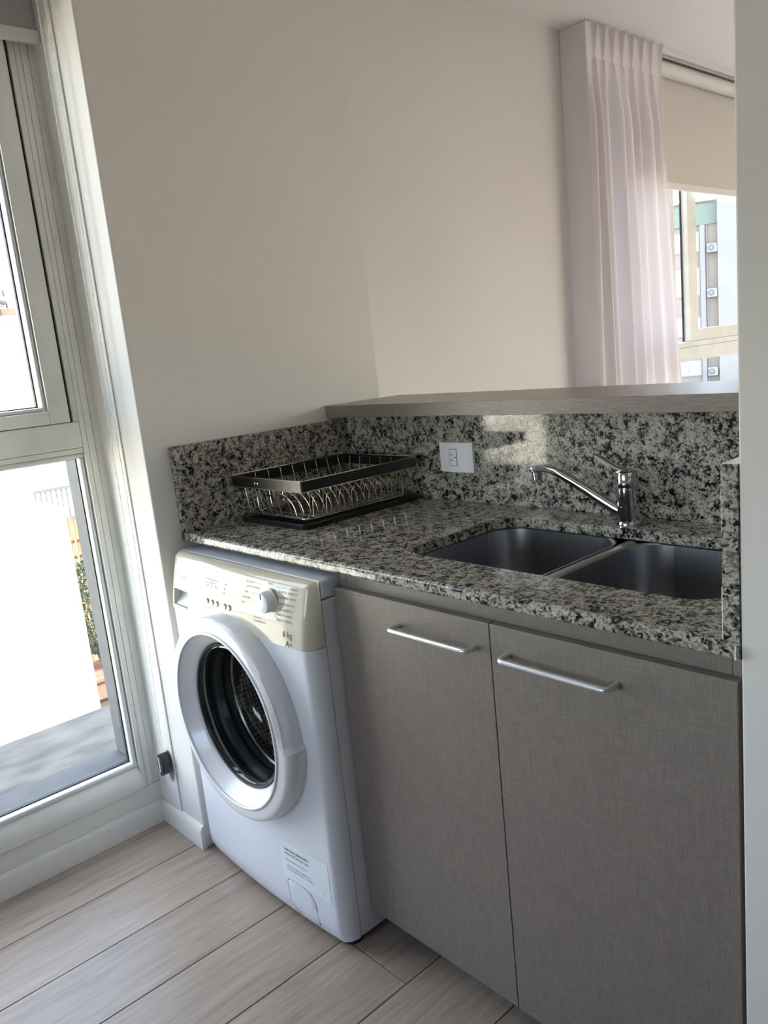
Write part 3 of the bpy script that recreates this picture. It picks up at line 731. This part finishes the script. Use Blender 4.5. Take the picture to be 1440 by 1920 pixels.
# ------------------------------------------------------------------ sink cabinet
sc_ = thing('sink_cabinet', 'dark linen laminate base cabinet with two doors under the sink', 'cabinet', (1.035, 0.36, 0))
XD = 0.6166
for a in (XD, 1.437): obj('side_panel', bxm(a, a + 0.018, 0.096, 0.645, 0.076, ZU - 0.0006, bev=0.0008), M_lam, sc_)
obj('bottom_panel', bxm(XD + 0.019, 1.436, 0.0985, 0.645, 0.078, 0.096), M_dark, sc_); obj('back_panel', bxm(XD + 0.019, 1.436, 0.63, 0.645, 0.097, 0.66), M_dark, sc_)
obj('rail', bxm(XD + 0.0185, 1.4365, 0.0965, 0.1145, 0.775, ZU - 0.0006, bev=0.0008), M_lam, sc_)
obj('plinth', bxm(XD + 0.012, 1.455, 0.15, 0.166, 0.0006, 0.075), M_dark, sc_)
def handle_bm(x0, x1, z):
    yb, yd, rr = 0.049, 0.0774, 0.009
    P = [(x0, yd, z), (x0, yb + rr + 0.004, z)]
    for k in range(1, 6):
        a = k * (PI / 2) / 6; P.append((x0 + rr * (1 - math.cos(a)), yb + rr * (1 - math.sin(a)), z))
    P.append((x0 + rr, yb, z))
    Q = [(x0 + x1 - p[0], p[1], p[2]) for p in P[::-1]]
    return tube(B(), P + [((x0 + x1) / 2, yb, z)] + Q, 0.0050, 14)
for (a, b_, h0, h1) in ((XD, 1.0312, 0.8045, 1.0005), (1.0332, 1.4513, 1.0715, 1.2740)):
    dr = obj('door', bxm(a, b_, 0.0775, 0.0955, 0.0752, 0.8314, bev=0.0009), M_lam, sc_)
    obj('handle', handle_bm(h0, h1, 0.7835), M_handle, dr)

# ------------------------------------------------------------------ washing machine
WX0, WX1 = 0.0157, 0.6097; WXC = (WX0 + WX1) / 2; WW = WX1 - WX0; ZS = 0.711
wm = thing('washing_machine', 'white front-loading washing machine with cream control panel under the worktop', 'washing machine', (WXC, 0.27, 0))
DX, DZ = 0.313, 0.497
def yfront(x, z):
    u = abs(x - WXC) / (WW / 2)
    y = -0.012 + 0.013 * u * u
    d = WW / 2 - abs(x - WXC); R = 0.022
    if d < R:
        q = (R - max(d, 0)) / R; y += 0.042 * (1 - math.sqrt(max(0, 1 - q * q))) * 0.92
    if z > ZS:
        t = (z - ZS) / 0.139
        y += 0.031 * t ** 1.35 - 0.003
        if z > 0.836: q = (z - 0.836) / 0.014; y += 0.018 * (1 - math.sqrt(max(0, 1 - q * q)))
    if z < 0.06: y += 0.010 * ((0.06 - z) / 0.042) ** 2
    return min(y, 0.0445)
xs = sorted(set([WX0 + WW * k / 44 for k in range(45)] + [WX0 + q for q in (0.0008, 0.002, 0.004, 0.007, 0.011, 0.016, 0.021)] + [WX1 - q for q in (0.0008, 0.002, 0.004, 0.007, 0.011, 0.016, 0.021)]))
def solid_front(zs_, yb):
    bm = B(); F = [[bm.verts.new((x, yfront(x, z), z)) for x in xs] for z in zs_]; K = [[bm.verts.new((x, yb, z)) for x in xs] for z in zs_]
    nz, nx = len(zs_), len(xs)
    for j in range(nz - 1):
        for i in range(nx - 1):
            bm.faces.new((F[j][i], F[j][i + 1], F[j + 1][i + 1], F[j + 1][i])); bm.faces.new((K[j][i], K[j + 1][i], K[j + 1][i + 1], K[j][i + 1]))
    for i in range(nx - 1):
        bm.faces.new((F[0][i], K[0][i], K[0][i + 1], F[0][i + 1])); bm.faces.new((F[-1][i], F[-1][i + 1], K[-1][i + 1], K[-1][i]))
    for j in range(nz - 1):
        bm.faces.new((F[j][0], F[j + 1][0], K[j + 1][0], K[j][0])); bm.faces.new((F[j][-1], K[j][-1], K[j + 1][-1], F[j + 1][-1]))
    return bm
# lower front with a round opening: boolean the hole
zs1 = [0.018 + (ZS - 0.0008 - 0.018) * k / 30 for k in range(31)]
fp = obj('front_panel', solid_front(zs1, 0.0448), M_enamel, None)
boolean(fp, lathe(B(), [(0.205, -0.2), (0.205, 0.2)], (DX, 0, DZ), 'y', 96, True, True))
def adopt(o, par):
    off = offset_of(par); o.data.transform(Matrix.Translation(-off)); o.parent = par
adopt(fp, wm)
zs2 = [ZS + 0.0008 + (0.836 - ZS - 0.0008) * k / 14 for k in range(15)] + [0.8385, 0.841, 0.8435, 0.846, 0.848, 0.8493, 0.8498]
cpn = obj('control_panel', solid_front(zs2, 0.0448), M_panel, None)
bm = B(); box(bm, 0.0430, 0.1240, -0.05, 0.036, 0.7215, 0.7625); boolean(cpn, bm)
adopt(cpn, wm)
# detergent drawer pull inside the recess
bm = B(); prism(bm, [(0.0015, 0.7220), (0.0355, 0.7220), (0.0355, 0.7620), (0.032, 0.7620), (0.0300, 0.752), (0.020, 0.738), (0.006, 0.727)], lambda y, z, d: (d, y, z), 0.0434, 0.1236)
obj('detergent_drawer', bm, M_enamel, wm)
bm = B(); box(bm, WX0 + 0.0005, WX1 - 0.0005, 0.0458, 0.56, 0.018, 0.8085, bev=0.004)
bo = obj('cabinet', bm, M_enamel, None)
boolean(bo, lathe(B(), [(0.232, -0.3), (0.232, 0.43)], (DX, 0, DZ), 'y', 64, True, True))
adopt(bo, wm)
obj('lid', bxm(WX0, WX1, 0.0455, 0.575, 0.8105, 0.8500, bev=0.006, seg=3), M_enamel, wm)
# door
do = bpy.data.objects.new('door', None); COL.objects.link(do); do.parent = wm; do.location = (DX - WXC, -0.27 - 0.03, DZ)
def ringfn(r_, h, a):
    # finger scoop on the upper right of the ring
    q = (a - math.radians(15)) / math.radians(46)
    s = max(0.0, 1 - q * q) ** 2 if abs(q) < 1 else 0.0
    if r_ > 0.2285:
        t = min(1.0, (r_ - 0.2285) / 0.012)
        r_ = r_ - 0.010 * s * t
        if h < -0.03: h = h + 0.009 * s * t
    return r_, h
ring = [(0.246, 0.000), (0.2475, -0.010), (0.2478, -0.030), (0.2470, -0.040), (0.2445, -0.0475), (0.2400, -0.0520), (0.2340, -0.0540), (0.2200, -0.0560), (0.2160, -0.0562), (0.2152, -0.0540), (0.2140, -0.0540), (0.2132, -0.0585), (0.2115, -0.0600), (0.2090, -0.0600), (0.2075, -0.0585), (0.2068, -0.0545), (0.2040, -0.0510), (0.1950, -0.0415), (0.1850, -0.0310), (0.1790, -0.0250), (0.1770, -0.0200), (0.1770, 0.000)]
obj('door_ring', lathe(B(), ring, (DX, 0, DZ), 'y', 128, fn=ringfn), M_door, do, ang=28)
obj('glass_seal', lathe(B(), [(0.1762, -0.021), (0.1745, -0.0245), (0.171, -0.0235), (0.1695, -0.020), (0.168, -0.010)], (DX, 0, DZ), 'y', 96), M_rubber, do)
obj('glass_bowl', lathe(B(), [(0.1692, -0.0205), (0.1660, -0.022), (0.1625, -0.018), (0.1595, -0.004), (0.1560, 0.025), (0.1520, 0.055), (0.1470, 0.080), (0.1360, 0.098), (0.1150, 0.108), (0.0700, 0.114), (0.0020, 0.116)], (DX, 0, DZ), 'y', 96, False, True), M_bowl, do, ang=60)
obj('door_gasket', lathe(B(), [(0.2040, 0.006), (0.1900, 0.004), (0.1830, 0.012), (0.1880, 0.022), (0.1780, 0.030), (0.1720, 0.045), (0.1800, 0.058), (0.1750, 0.068), (0.1850, 0.080)], (DX, 0, DZ), 'y', 96), M_gasket, wm)
obj('drum_lip', lathe(B(), [(0.2150, 0.076), (0.1800, 0.076), (0.1765, 0.080), (0.1780, 0.085), (0.2100, 0.092)], (DX, 0, DZ), 'y', 96), M_wire, wm)
obj('drum', lathe(B(), [(0.2100, 0.088), (0.2280, 0.105), (0.2280, 0.330), (0.2150, 0.352), (0.1200, 0.362), (0.0300, 0.350), (0.0050, 0.350)], (DX, 0, DZ), 'y', 96, False, True), M_drum, wm)
M_pad = mat('paddle_plastic', (0.20, 0.21, 0.23), 0.4)
for k in range(3):
    bm = B(); a = math.radians(25 + 120 * k); c_, s_ = math.cos(a), math.sin(a)
    P = [(-0.03, 0.227), (-0.018, 0.190), (0, 0.178), (0.018, 0.190), (0.03, 0.227)]
    prism(bm, P, lambda u, v, d: (DX + c_ * v - s_ * u, d, DZ + s_ * v + c_ * u), 0.12, 0.33)
    obj('drum_paddle', bm, M_pad, wm)
# dial
KX, KZ = 0.4815, 0.800; ky = yfront(KX, KZ)
kn = bpy.data.objects.new('dial', None); COL.objects.link(kn); kn.parent = wm; kn.location = (KX - WXC, ky - 0.27, KZ)
obj('dial_collar', lathe(B(), [(0.0265, 0.002), (0.0265, -0.0012), (0.0245, -0.0016)], (KX, ky, KZ), 'y', 48, False, True), M_panel, kn)
obj('dial_grip', lathe(B(), [(0.0235, -0.001), (0.0228, -0.020), (0.0215, -0.0228), (0.0190, -0.0240), (0.0005, -0.0243)], (KX, ky, KZ), 'y', 48, False, True), M_knob, kn)
obj('dial_mark', bxm(KX - 0.0011, KX + 0.0011, ky - 0.0250, ky - 0.0238, KZ + 0.008, KZ + 0.0205), M_inkd, kn)
# buttons and lamps
for bx_ in (0.226, 0.249, 0.271, 0.307, 0.326):
    yb = yfront(bx_, 0.760)
    bt = obj('button', lathe(B(), [(0.0072, 0.002), (0.0072, -0.0018), (0.0060, -0.0030), (0.0005, -0.0034)], (bx_, yb, 0.760), 'y', 24, False, True), M_panel, wm)
    obj('button_gap', lathe(B(), [(0.0073, -0.0006), (0.0077, -0.0007)], (bx_, yb, 0.760), 'y', 24), M_logo, bt)
def on_panel(x0, z0, e=0.0006):
    return lambda u, v: (x0 + u, yfront(x0 + u, z0 + v) - e, z0 + v)
for (lx, lz) in ((0.224, 0.797), (0.243, 0.797), (0.262, 0.797), (0.304, 0.809), (0.302, 0.799), (0.300, 0.789)):
    yy = yfront(lx, lz); obj('indicator_lamp', lathe(B(), [(0.0017, 0.0005), (0.0017, -0.0006)], (lx, yy, lz), 'y', 10, False, True), M_ink, wm)
def letter(lines, size, x, z, m=M_ink, align='LEFT', lead=1.25):
    return obj('lettering', text_bm(lines, size, on_panel(x, z), align, lead), m, wm, smooth=False, recalc=False)
letter('Whirlpool', 0.0165, 0.040, 0.790, M_logo)
letter(['6 kg'], 0.0185, 0.5600, 0.7325, M_inkd, 'RIGHT'); letter(['A+'], 0.0185, 0.5615, 0.7128, M_inkd, 'RIGHT')
for (s, x, z) in (('RÁPIDO', 0.569, 0.8295), ('BLANCO - BLANCO', 0.5675, 0.8205), ('COLORES - VIVOS', 0.5655, 0.8095), ('ALGODÓN ECO', 0.5635, 0.7965), ('SINTÉTICO', 0.5610, 0.7845), ('LAVADO A MANO', 0.5585, 0.7735), ('CENTRIFUGADO', 0.5575, 0.7625)):
    letter(s, 0.0068, x, z, M_ink, 'RIGHT')
for (s, x, z) in (('DELICADO', 0.385, 0.8275), ('LAVADO INTENSO', 0.389, 0.8175), ('LANA', 0.3835, 0.805), ('AGUA FRÍA', 0.3785, 0.793), ('SEDA', 0.3745, 0.781)):
    letter(s, 0.0062, x, z, M_ink)
letter('INICIO', 0.0060, 0.468, 0.8325)
letter(['CICLO DE', 'CENTRIFUGADO'], 0.0060, 0.4250, 0.7560)
letter('ESTADO DE LAVADO', 0.0060, 0.2110, 0.8095); letter('LAVAR  ENJUAGAR  FIN', 0.0046, 0.2140, 0.8030)
letter('TEMP.    CENTR.    EXTRA', 0.0046, 0.2080, 0.7445)
bm = B()
bm = B()
for (x0, z0, x1, z1) in ((0.412, 0.8300, 0.452, 0.8285), (0.492, 0.8305, 0.530, 0.8310), (0.411, 0.8065, 0.445, 0.806), (0.508, 0.8200, 0.5135, 0.8205), (0.510, 0.8100, 0.5145, 0.8105), (0.510, 0.7975, 0.5150, 0.7980), (0.508, 0.7870, 0.527, 0.7865), (0.503, 0.7790, 0.510, 0.7755), (0.497, 0.7730, 0.512, 0.7645)):
    n = 6; A = []
    for k in range(n + 1):
        t = k / n; x = x0 + (x1 - x0) * t; z = z0 + (z1 - z0) * t; y = yfront(x, z) - 0.0005
        A.append((bm.verts.new((x, y, z - 0.0003)), bm.verts.new((x, y, z + 0.0003))))
    for p, q in zip(A, A[1:]): bm.faces.new((p[0], q[0], q[1], p[1]))
dl = obj('dial_lines', bm, M_ink, wm, smooth=False); dl['kind'] = 'stuff'
# sticker and filter flap
def patch(x0, x1, z0, z1, e, nx=10):
    bm = B(); A = []
    for k in range(nx + 1):
        x = x0 + (x1 - x0) * k / nx
        A.append([bm.verts.new((x, yfront(x, z) - e, z)) for z in (z0, (z0 + z1) / 2, z1)])
    for p, q in zip(A, A[1:]):
        bm.faces.new((p[0], q[0], q[1], p[1])); bm.faces.new((p[1], q[1], q[2], p[2]))
    return bm
stk = obj('care_sticker', patch(0.4095, 0.5790, 0.1130, 0.2130, 0.0005), M_sticker, wm)
def stxt(lines, size, x, z, m=M_ink):
    return obj('lettering', text_bm(lines, size, on_panel(x, z, 0.0009)), m, stk, smooth=False, recalc=False)
stxt('Lea con atención', 0.0125, 0.425, 0.1900, M_inkd); stxt('antes del primer uso', 0.0105, 0.425, 0.1795)
stxt(['Retire los pernos de transporte', '', 'Antes de conectar su equipo lea el', 'manual de instrucciones con cuidado'], 0.0062, 0.427, 0.1640)
stxt('i', 0.013, 0.566, 0.143, M_inkd); stxt('?', 0.011, 0.556, 0.128, M_inkd)
def flap_loop(d):
    P = []
    for (x, z, rr, a0) in ((0.523, 0.112, 0.040, 0), (0.421, 0.112, 0.012, 90), (0.424, 0.0265, 0.030, 180), (0.523, 0.0265, 0.012, 270)):
        sx, sz = {0: (1, 1), 90: (-1, 1), 180: (-1, -1), 270: (1, -1)}[a0]
        for k in range(9):
            a = math.radians(a0 + k * 90 / 8); cx, cz = x - sx * rr, z - sz * rr
            P.append((cx + (rr + d) * math.cos(a), cz + (rr + d) * math.sin(a)))
    return P
bm = B(); A = [bm.verts.new((x, yfront(x, z) - 0.0003, z)) for x, z in flap_loop(0.0009)]; C_ = [bm.verts.new((x, yfront(x, z) - 0.0003, z)) for x, z in flap_loop(-0.0004)]
for k in range(len(A)): bm.faces.new((A[k], A[(k + 1) % len(A)], C_[(k + 1) % len(A)], C_[k]))
flg = obj('filter_flap', bm, M_seam, wm)
flg['label'] = 'rounded filter flap at the lower right of the machine front'
bm = B(); P = flap_loop(-0.0006); cz = sum(p[1] for p in P) / len(P); cx = sum(p[0] for p in P) / len(P)
loops = []
for f in (1.0, 0.97, 0.6, 0.2):
    loops.append([bm.verts.new((cx + (x - cx) * f, yfront(cx + (x - cx) * f, cz + (z - cz) * f) - (0.0003 if f == 1 else 0.0012), cz + (z - cz) * f)) for x, z in P])
for A, C_ in zip(loops, loops[1:]):
    for k in range(len(A)): bm.faces.new((A[k], A[(k + 1) % len(A)], C_[(k + 1) % len(A)], C_[k]))
bm.faces.new(loops[-1])
obj('flap_cover', bm, M_enamel, flg)
for (x, y) in ((WX0 + 0.05, 0.045), (WX1 - 0.035, 0.045), (WX0 + 0.05, 0.52), (WX1 - 0.035, 0.52)):
    obj('foot', lathe(B(), [(0.024, 0.0003), (0.026, 0.004), (0.024, 0.010), (0.012, 0.012), (0.012, 0.0185)], (x, y, 0), 'z', 24, True, True), M_rubber, wm)

# ------------------------------------------------------------------ dish rack and tray
tr = thing('drip_tray', 'black plastic drip tray under the dish rack on the worktop', 'tray', (0.19, 0.42, CT))
TX0, TX1, TY0, TY1 = 0.036, 0.334, 0.221, 0.628
bm = B(); z0 = CT + 0.0004
L_ = [[bm.verts.new((a, b_, z)) for a, b_ in rrect(TX0 + d, TX1 - d, TY0 + d, TY1 - d, 0.016, 5)] for d, z in ((0.004, z0), (0.0, z0 + 0.012), (0.002, z0 + 0.0145), (0.006, z0 + 0.0135), (0.012, z0 + 0.005))]
for A, C_ in zip(L_, L_[1:]):
    for k in range(len(A)): bm.faces.new((A[k], A[(k + 1) % len(A)], C_[(k + 1) % len(A)], C_[k]))
bm.faces.new(L_[0][::-1]); bm.faces.new(L_[-1])
obj('tray_body', bm, M_black, tr)
for k in range(13): obj('tray_rib', bxm(TX0 + 0.02 + k * 0.0212, TX0 + 0.024 + k * 0.0212, TY0 + 0.025, TY1 - 0.025, z0 + 0.004, z0 + 0.0075), M_black, tr, smooth=False)

dk = thing('dish_rack', 'wire dish rack with a black rim standing empty in the worktop corner', 'dish rack', (0.19, 0.41, CT + 0.008))
RX0, RX1, RY0, RY1, RZ0, RZ1 = 0.034, 0.352, 0.216, 0.602, 0.9865, 1.0125
bm = B()
oL = rrect(RX0, RX1, RY0, RY1, 0.006, 3); iL = rrect(RX0 + 0.005, RX1 - 0.005, RY0 + 0.005, RY1 - 0.005, 0.004, 3)
V = [[bm.verts.new((a, b_, z)) for a, b_ in P] for P, z in ((oL, RZ0), (oL, RZ1), (iL, RZ1), (iL, RZ0))]
for q in range(4):
    A, C_ = V[q], V[(q + 1) % 4]
    for k in range(len(A)): bm.faces.new((A[k], A[(k + 1) % len(A)], C_[(k + 1) % len(A)], C_[k]))
obj('rim', bm, M_black, dk)
wr = 0.0011
def wire(name, pts, closed=False, r_=wr): return obj(name, tube(B(), pts, r_, 6, True, closed), M_wire, dk)
for z in (RZ1 + 0.0006, RZ0 - 0.0008): wire('rim_wire', [(a, b_, z) for a, b_ in rrect(RX0 + 0.0005, RX1 - 0.0005, RY0 + 0.0005, RY1 - 0.0005, 0.006, 3)], True, 0.0014)
BX0, BX1, BY0, BY1, BZ = 0.062, 0.326, 0.242, 0.585, 0.9135
wire('base_wire', [(a, b_, BZ - 0.0026) for a, b_ in rrect(BX0 + 0.006, BX1 - 0.006, BY0 + 0.002, BY1 - 0.002, 0.02, 4)], True, 0.0016)
rt, rb_ = (RX1 - 0.008), (RX0 + 0.008)
nst = 9; step = (BY1 - BY0 - 0.01) / (nst - 1)
for k in range(nst):
    y = BY0 + 0.005 + k * step
    P = [(rb_, y, RZ1 - 0.002), (rb_ + 0.004, y, RZ0), (BX0 - 0.002, y, BZ + 0.010), (BX0 + 0.003, y, BZ + 0.002), (BX0 + 0.010, y, BZ)]
    Q = [(BX1 - 0.010, y, BZ), (BX1 - 0.003, y, BZ + 0.002), (BX1 + 0.002, y, BZ + 0.010), (rt - 0.004, y, RZ0), (rt, y, RZ1 - 0.002)]
    wire('cross_wire', P + Q)
    if k < nst - 1:
        ya, yb = y + step * 0.32, y + step * 0.68
        for side in (0, 1):
            x1_, x2_ = ((BX1 + 0.001, rt - 0.012) if side == 0 else (BX0 - 0.001, rb_ + 0.012))
            xb = BX1 - 0.012 if side == 0 else BX0 + 0.012
            xm = (BX0 + BX1) / 2
            H = 0.968
            P = [(xm, ya, BZ), (xb, ya, BZ), ((xb + x1_) / 2 + (0.004 if side == 0 else -0.004), ya, BZ + 0.002), (x1_, ya, BZ + 0.010), ((x1_ + x2_) / 2, ya, H - 0.012)]
            for q in range(5):
                a = q * PI / 4; P.append(((x1_ + x2_) / 2 + (0.0015 if side == 0 else -0.0015), (ya + yb) / 2 - math.cos(a) * (yb - ya) / 2, H - 0.010 + 0.010 * math.sin(a)))
            P += [((x1_ + x2_) / 2, yb, H - 0.012), (x1_, yb, BZ + 0.010), ((xb + x1_) / 2 + (0.004 if side == 0 else -0.004), yb, BZ + 0.002), (xb, yb, BZ), (xm, yb, BZ)]
            wire('loop_wire', P)
# curved plate dividers
for k in range(15):
    y = BY0 + 0.012 + k * 0.0225; P = []
    for q in range(13):
        a = PI * q / 12 * 0.5
        P.append((0.178 + 0.085 * math.sin(a), y, BZ + 0.056 * math.cos(a) + 0.0012))
    wire('divider_wire', [(0.135, y, BZ + 0.001), (0.150, y, BZ + 0.040), (0.160, y, BZ + 0.053)] + P, False, 0.0012)
for side, yb, yt in ((0, BY0 + 0.002, RY0 + 0.008), (1, BY1 - 0.002, RY1 - 0.008)):
    for k in range(6):
        x = BX0 + 0.02 + k * 0.0445
        wire('end_wire', [(x, yt, RZ1 - 0.003), (x, yt + (0.003 if side == 0 else -0.003), RZ0), (x, yb, BZ - 0.001), (x, yb + (0.02 if side == 0 else -0.02), BZ - 0.0028)])
for x in (0.150, 0.1615): obj('rivet', lathe(B(), [(0.0032, 0.001), (0.0030, -0.0012), (0.0005, -0.0018)], (x, RY0 - 0.0002, 0.9995), 'y', 10, False, True), M_wire, dk)
for (x, y) in ((0.075, 0.255), (0.31, 0.255), (0.075, 0.57), (0.31, 0.57)): obj('rack_foot', lathe(B(), [(0.0045, 0), (0.0050, 0.004), (0.003, 0.0065)], (x, y, CT + 0.0049), 'z', 10, True, True), M_black, dk)

# ------------------------------------------------------------------ outside, kitchen side
ZG = -3.1
struct('ground', bxm(-110, 60, -60, 110, ZG - 0.3, ZG), M_ground, smooth=False)
nb = thing('neighbour_house', 'sunlit white rendered house wall close outside the kitchen window', 'house', (-7.5, -4, ZG))
obj('wall', bxm(-11, -4.0, -12, 1.185, ZG + 0.001, 0.36), M_nb, nb, smooth=False)
obj('coping', bxm(-11.05, -3.97, -12.05, 1.20, 0.3605, 0.43, bev=0.02), M_nb, nb)
ap = thing('apartment_block', 'far white apartment block seen past the white house wall', 'building', (-17, 6, ZG))
obj('wall', bxm(-20, -14.2, 2.2, 10, ZG + 0.001, 2.55), M_nb, ap, smooth=False)
obj('roof_slab', bxm(-20.1, -14.1, 2.1, 10.1, 2.5505, 2.68), M_conc, ap, smooth=False)
obj('roof_tiles', bxm(-15.3, -14.6, 4.40, 4.66, 2.6805, 2.86), M_terra, ap, smooth=False)
for (yy, zz) in ((4.2, -0.8), (5.6, -0.8), (7.2, -0.8), (4.2, 1.0), (5.6, 1.0), (7.2, 1.0)):
    wf = obj('window', bxm(-14.2, -14.13, yy, yy + 0.8, zz, zz + 1.0), M_winf, ap, smooth=False)
    obj('pane', bxm(-14.13, -14.12, yy + 0.07, yy + 0.73, zz + 0.07, zz + 0.93), M_wing, wf, smooth=False)
bm = B(); box(bm, -14.2, -13.5, 4.0, 6.6, -1.28, -1.18)
for k in range(27): box(bm, -13.54, -13.515, 4.02 + k * 0.098, 4.045 + k * 0.098, -1.18, -0.62)
box(bm, -13.55, -13.50, 4.0, 6.6, -0.63, -0.58)
obj('balcony', bm, M_screen, ap, smooth=False)
an = thing('roof_antenna', 'thin rooftop aerial with a small dish on the far block', 'antenna', (-14.8, 4.4, 2.68))
bm = B(); tube(bm, [(-14.8, 4.62, 2.681), (-14.8, 4.56, 3.22)], 0.035, 6); tube(bm, [(-14.8, 4.10, 3.25), (-14.8, 4.42, 2.87)], 0.03, 6); tube(bm, [(-14.8, 4.42, 2.681), (-14.8, 4.42, 2.9)], 0.016, 6); tube(bm, [(-14.8, 4.0, 2.92), (-14.8, 4.72, 2.92)], 0.01, 6)
obj('mast', bm, M_screen, an)
obj('dish', lathe(B(), [(0.003, 0.03), (0.06, 0.018), (0.09, 0.0), (0.06, 0.014), (0.003, 0.026)], (-14.75, 4.5, 3.02), 'x', 20), M_screen, an)
fe = thing('timber_fence', 'orange brown slatted timber fence behind the garden shrub', 'fence', (-9.0, 3.1, ZG))
for k in range(20): obj('slat', bxm(-9.02, -8.99, 2.5 + k * 0.075, 2.545 + k * 0.075, ZG + 0.001, -0.50 + 0.05 * math.sin(k * 2.3)), M_rust, fe, smooth=False)
for z in (-1.0, -0.78, -2.0): obj('rail', bxm(-8.985, -8.95, 2.45, 4.0, z, z + 0.05), M_rust, fe, smooth=False)
sh = thing('garden_shrub', 'bushy green garden shrub in front of the orange fence', 'shrub', (-8.0, 2.75, ZG))
bm = B()
for k in range(5200):
    a = random.uniform(0, 2 * PI); hh = random.uniform(-1, 1); rr = (1 - hh * hh) ** 0.5 * random.uniform(0.6, 1)
    c = Vector((-8.0 + 0.55 * rr * math.cos(a), 2.78 + 0.62 * rr * math.sin(a), -1.50 + 0.60 * hh)); L0 = random.uniform(0.03, 0.07)
    d1 = Vector((random.uniform(-1, 1), random.uniform(-1, 1), random.uniform(-0.8, 0.8))).normalized(); d2 = d1.orthogonal().normalized()
    n_ = d1.cross(d2) * 0.25
    v = [bm.verts.new(p) for p in (c, c + d1 * L0 * 0.5 + d2 * L0 * 0.28 + n_ * L0, c + d1 * L0, c + d1 * L0 * 0.5 - d2 * L0 * 0.28 + n_ * L0)]
    bm.faces.new((v[0], v[1], v[2])); bm.faces.new((v[0], v[2], v[3]))
fo = obj('foliage', bm, M_leaf, sh, smooth=False, recalc=False); fo['kind'] = 'stuff'
bm = B()
for k in range(6):
    a = k * PI / 3; tube(bm, [(-8.0, 2.75, -2.35), (-8.0 + 0.12 * math.cos(a), 2.75 + 0.12 * math.sin(a), -1.9), (-8 + 0.3 * math.cos(a), 2.75 + 0.3 * math.sin(a), -1.4)], [0.03, 0.022, 0.012], 6)
obj('stem', bm, M_bark, sh)
pl = thing('terracotta_planter', 'terracotta trough planter holding the garden shrub', 'planter', (-8.0, 2.75, -2.9))
bm = B(); box(bm, -8.3, -7.7, 2.2, 3.3, -2.62, -2.33, bev=0.02); obj('trough', bm, M_terra, pl)
bm = B(); box(bm, -8.34, -7.66, 2.16, 3.34, -2.38, -2.31, bev=0.015); obj('trough_rim', bm, M_terra, pl)
bm = B(); box(bm, -8.25, -7.75, 2.3, 3.2, -2.90, -2.625); obj('stand', bm, M_bark, pl)
dkk = thing('timber_deck', 'grey brown timber deck boards in the garden below', 'deck', (-6.5, 2.5, ZG))
for k in range(22): obj('board', bxm(-8.6 + k * 0.20, -8.6 + k * 0.20 + 0.185, 1.25, 4.2, ZG + 0.12, -2.90 - 0.004 * (k % 3), bev=0.006, seg=1), M_deck, dkk, smooth=False)
obj('joist', bxm(-8.6, -4.2, 1.3, 4.1, ZG + 0.001, ZG + 0.119), M_bark, dkk, smooth=False)

# ------------------------------------------------------------------ outside, living room side (local axes: x right, y away, z up)
fb = thing('facade_block', 'beige apartment facade with a green parapet opposite the living room window', 'building', (-22.583, 49.115, 3.265), math.radians(26.08))
def fobj(name, bm, m, par=fb): return obj(name, bm, m, par, smooth=False, local=True)
fobj('wall', bxm(-12, 0.82, 0, 6, -6.3, 5.15), M_fac)
fobj('side_wing', bxm(0.82, 12, -0.5, 6, -6.3, 7.5), M_facg)
fobj('parapet', bxm(-12, 0.819, -0.12, -0.001, 3.79, 4.97), M_green)
fobj('parapet_coping', bxm(-12, 0.819, -0.16, 0.2, 5.151, 5.27), M_winf)
for (a, b_) in ((-0.19, 0.10), (-4.4, -4.1), (-8.6, -8.3)): fobj('pilaster', bxm(a, b_, -0.22, -0.0005, -6.3, 3.78), M_pil)
fobj('downpipe', tube(B(), [(0.20, -0.06, -6.3), (0.20, -0.06, 3.75)], 0.05, 8), M_pil)
for fx0, fx1 in ((-1.85, -0.21), (-6.2, -4.5)):
    for (v0, v1) in ((2.24, 3.42), (-0.42, 1.28), (-2.9, -1.72), (-5.42, -4.45)):
        wf = fobj('window', bxm(fx0, fx1, -0.06, -0.0005, v0, v1), M_winf)
        mid = (fx0 + fx1) / 2
        for (p, q) in ((fx0 + 0.05, mid - 0.02), (mid + 0.02, fx1 - 0.05)):
            fobj('pane', bxm(p, q, -0.075, -0.061, v0 + 0.06, v1 - 0.06), M_wing, wf)
fb_m = Matrix.Translation(Vector((-22.583, 49.115, 3.265))) @ Matrix.Rotation(math.radians(26.08), 4, 'Z')
for i, (u0, v0, lab) in enumerate(((0.23, 2.09, 'air conditioner unit on the opposite facade, topmost of the three'), (0.19, -0.60, 'air conditioner unit on the opposite facade, middle of the three'), (0.15, -5.46, 'air conditioner unit on the opposite facade, lowest of the three'))):
    loc = fb_m @ Vector((u0 + 0.29, -0.2, v0))
    ac = thing('air_conditioner', lab, 'air conditioner', loc, math.radians(26.08), 'air conditioners on the opposite facade')
    obj('casing', bxm(-0.29, 0.29, -0.15, 0.13, 0.0, 0.52, bev=0.02), M_ac, ac, local=True)
    obj('fan_grille', lathe(B(), [(0.205, -0.152), (0.205, -0.17), (0.16, -0.175), (0.06, -0.175)], (-0.07, 0, 0.26), 'y', 28, False, False), M_acg, ac, local=True)
    obj('fan_hub', lathe(B(), [(0.06, -0.176), (0.05, -0.185), (0.002, -0.187)], (-0.07, 0, 0.26), 'y', 16, False, True), M_ac, ac, local=True)
    obj('badge', bxm(0.15, 0.25, -0.156, -0.1505, 0.42, 0.46), M_acg, ac, local=True, smooth=False)
    for a in (-0.24, 0.20): obj('bracket', bxm(a, a + 0.04, -0.12, 0.199, -0.04, -0.001), M_acg, ac, local=True, smooth=False)
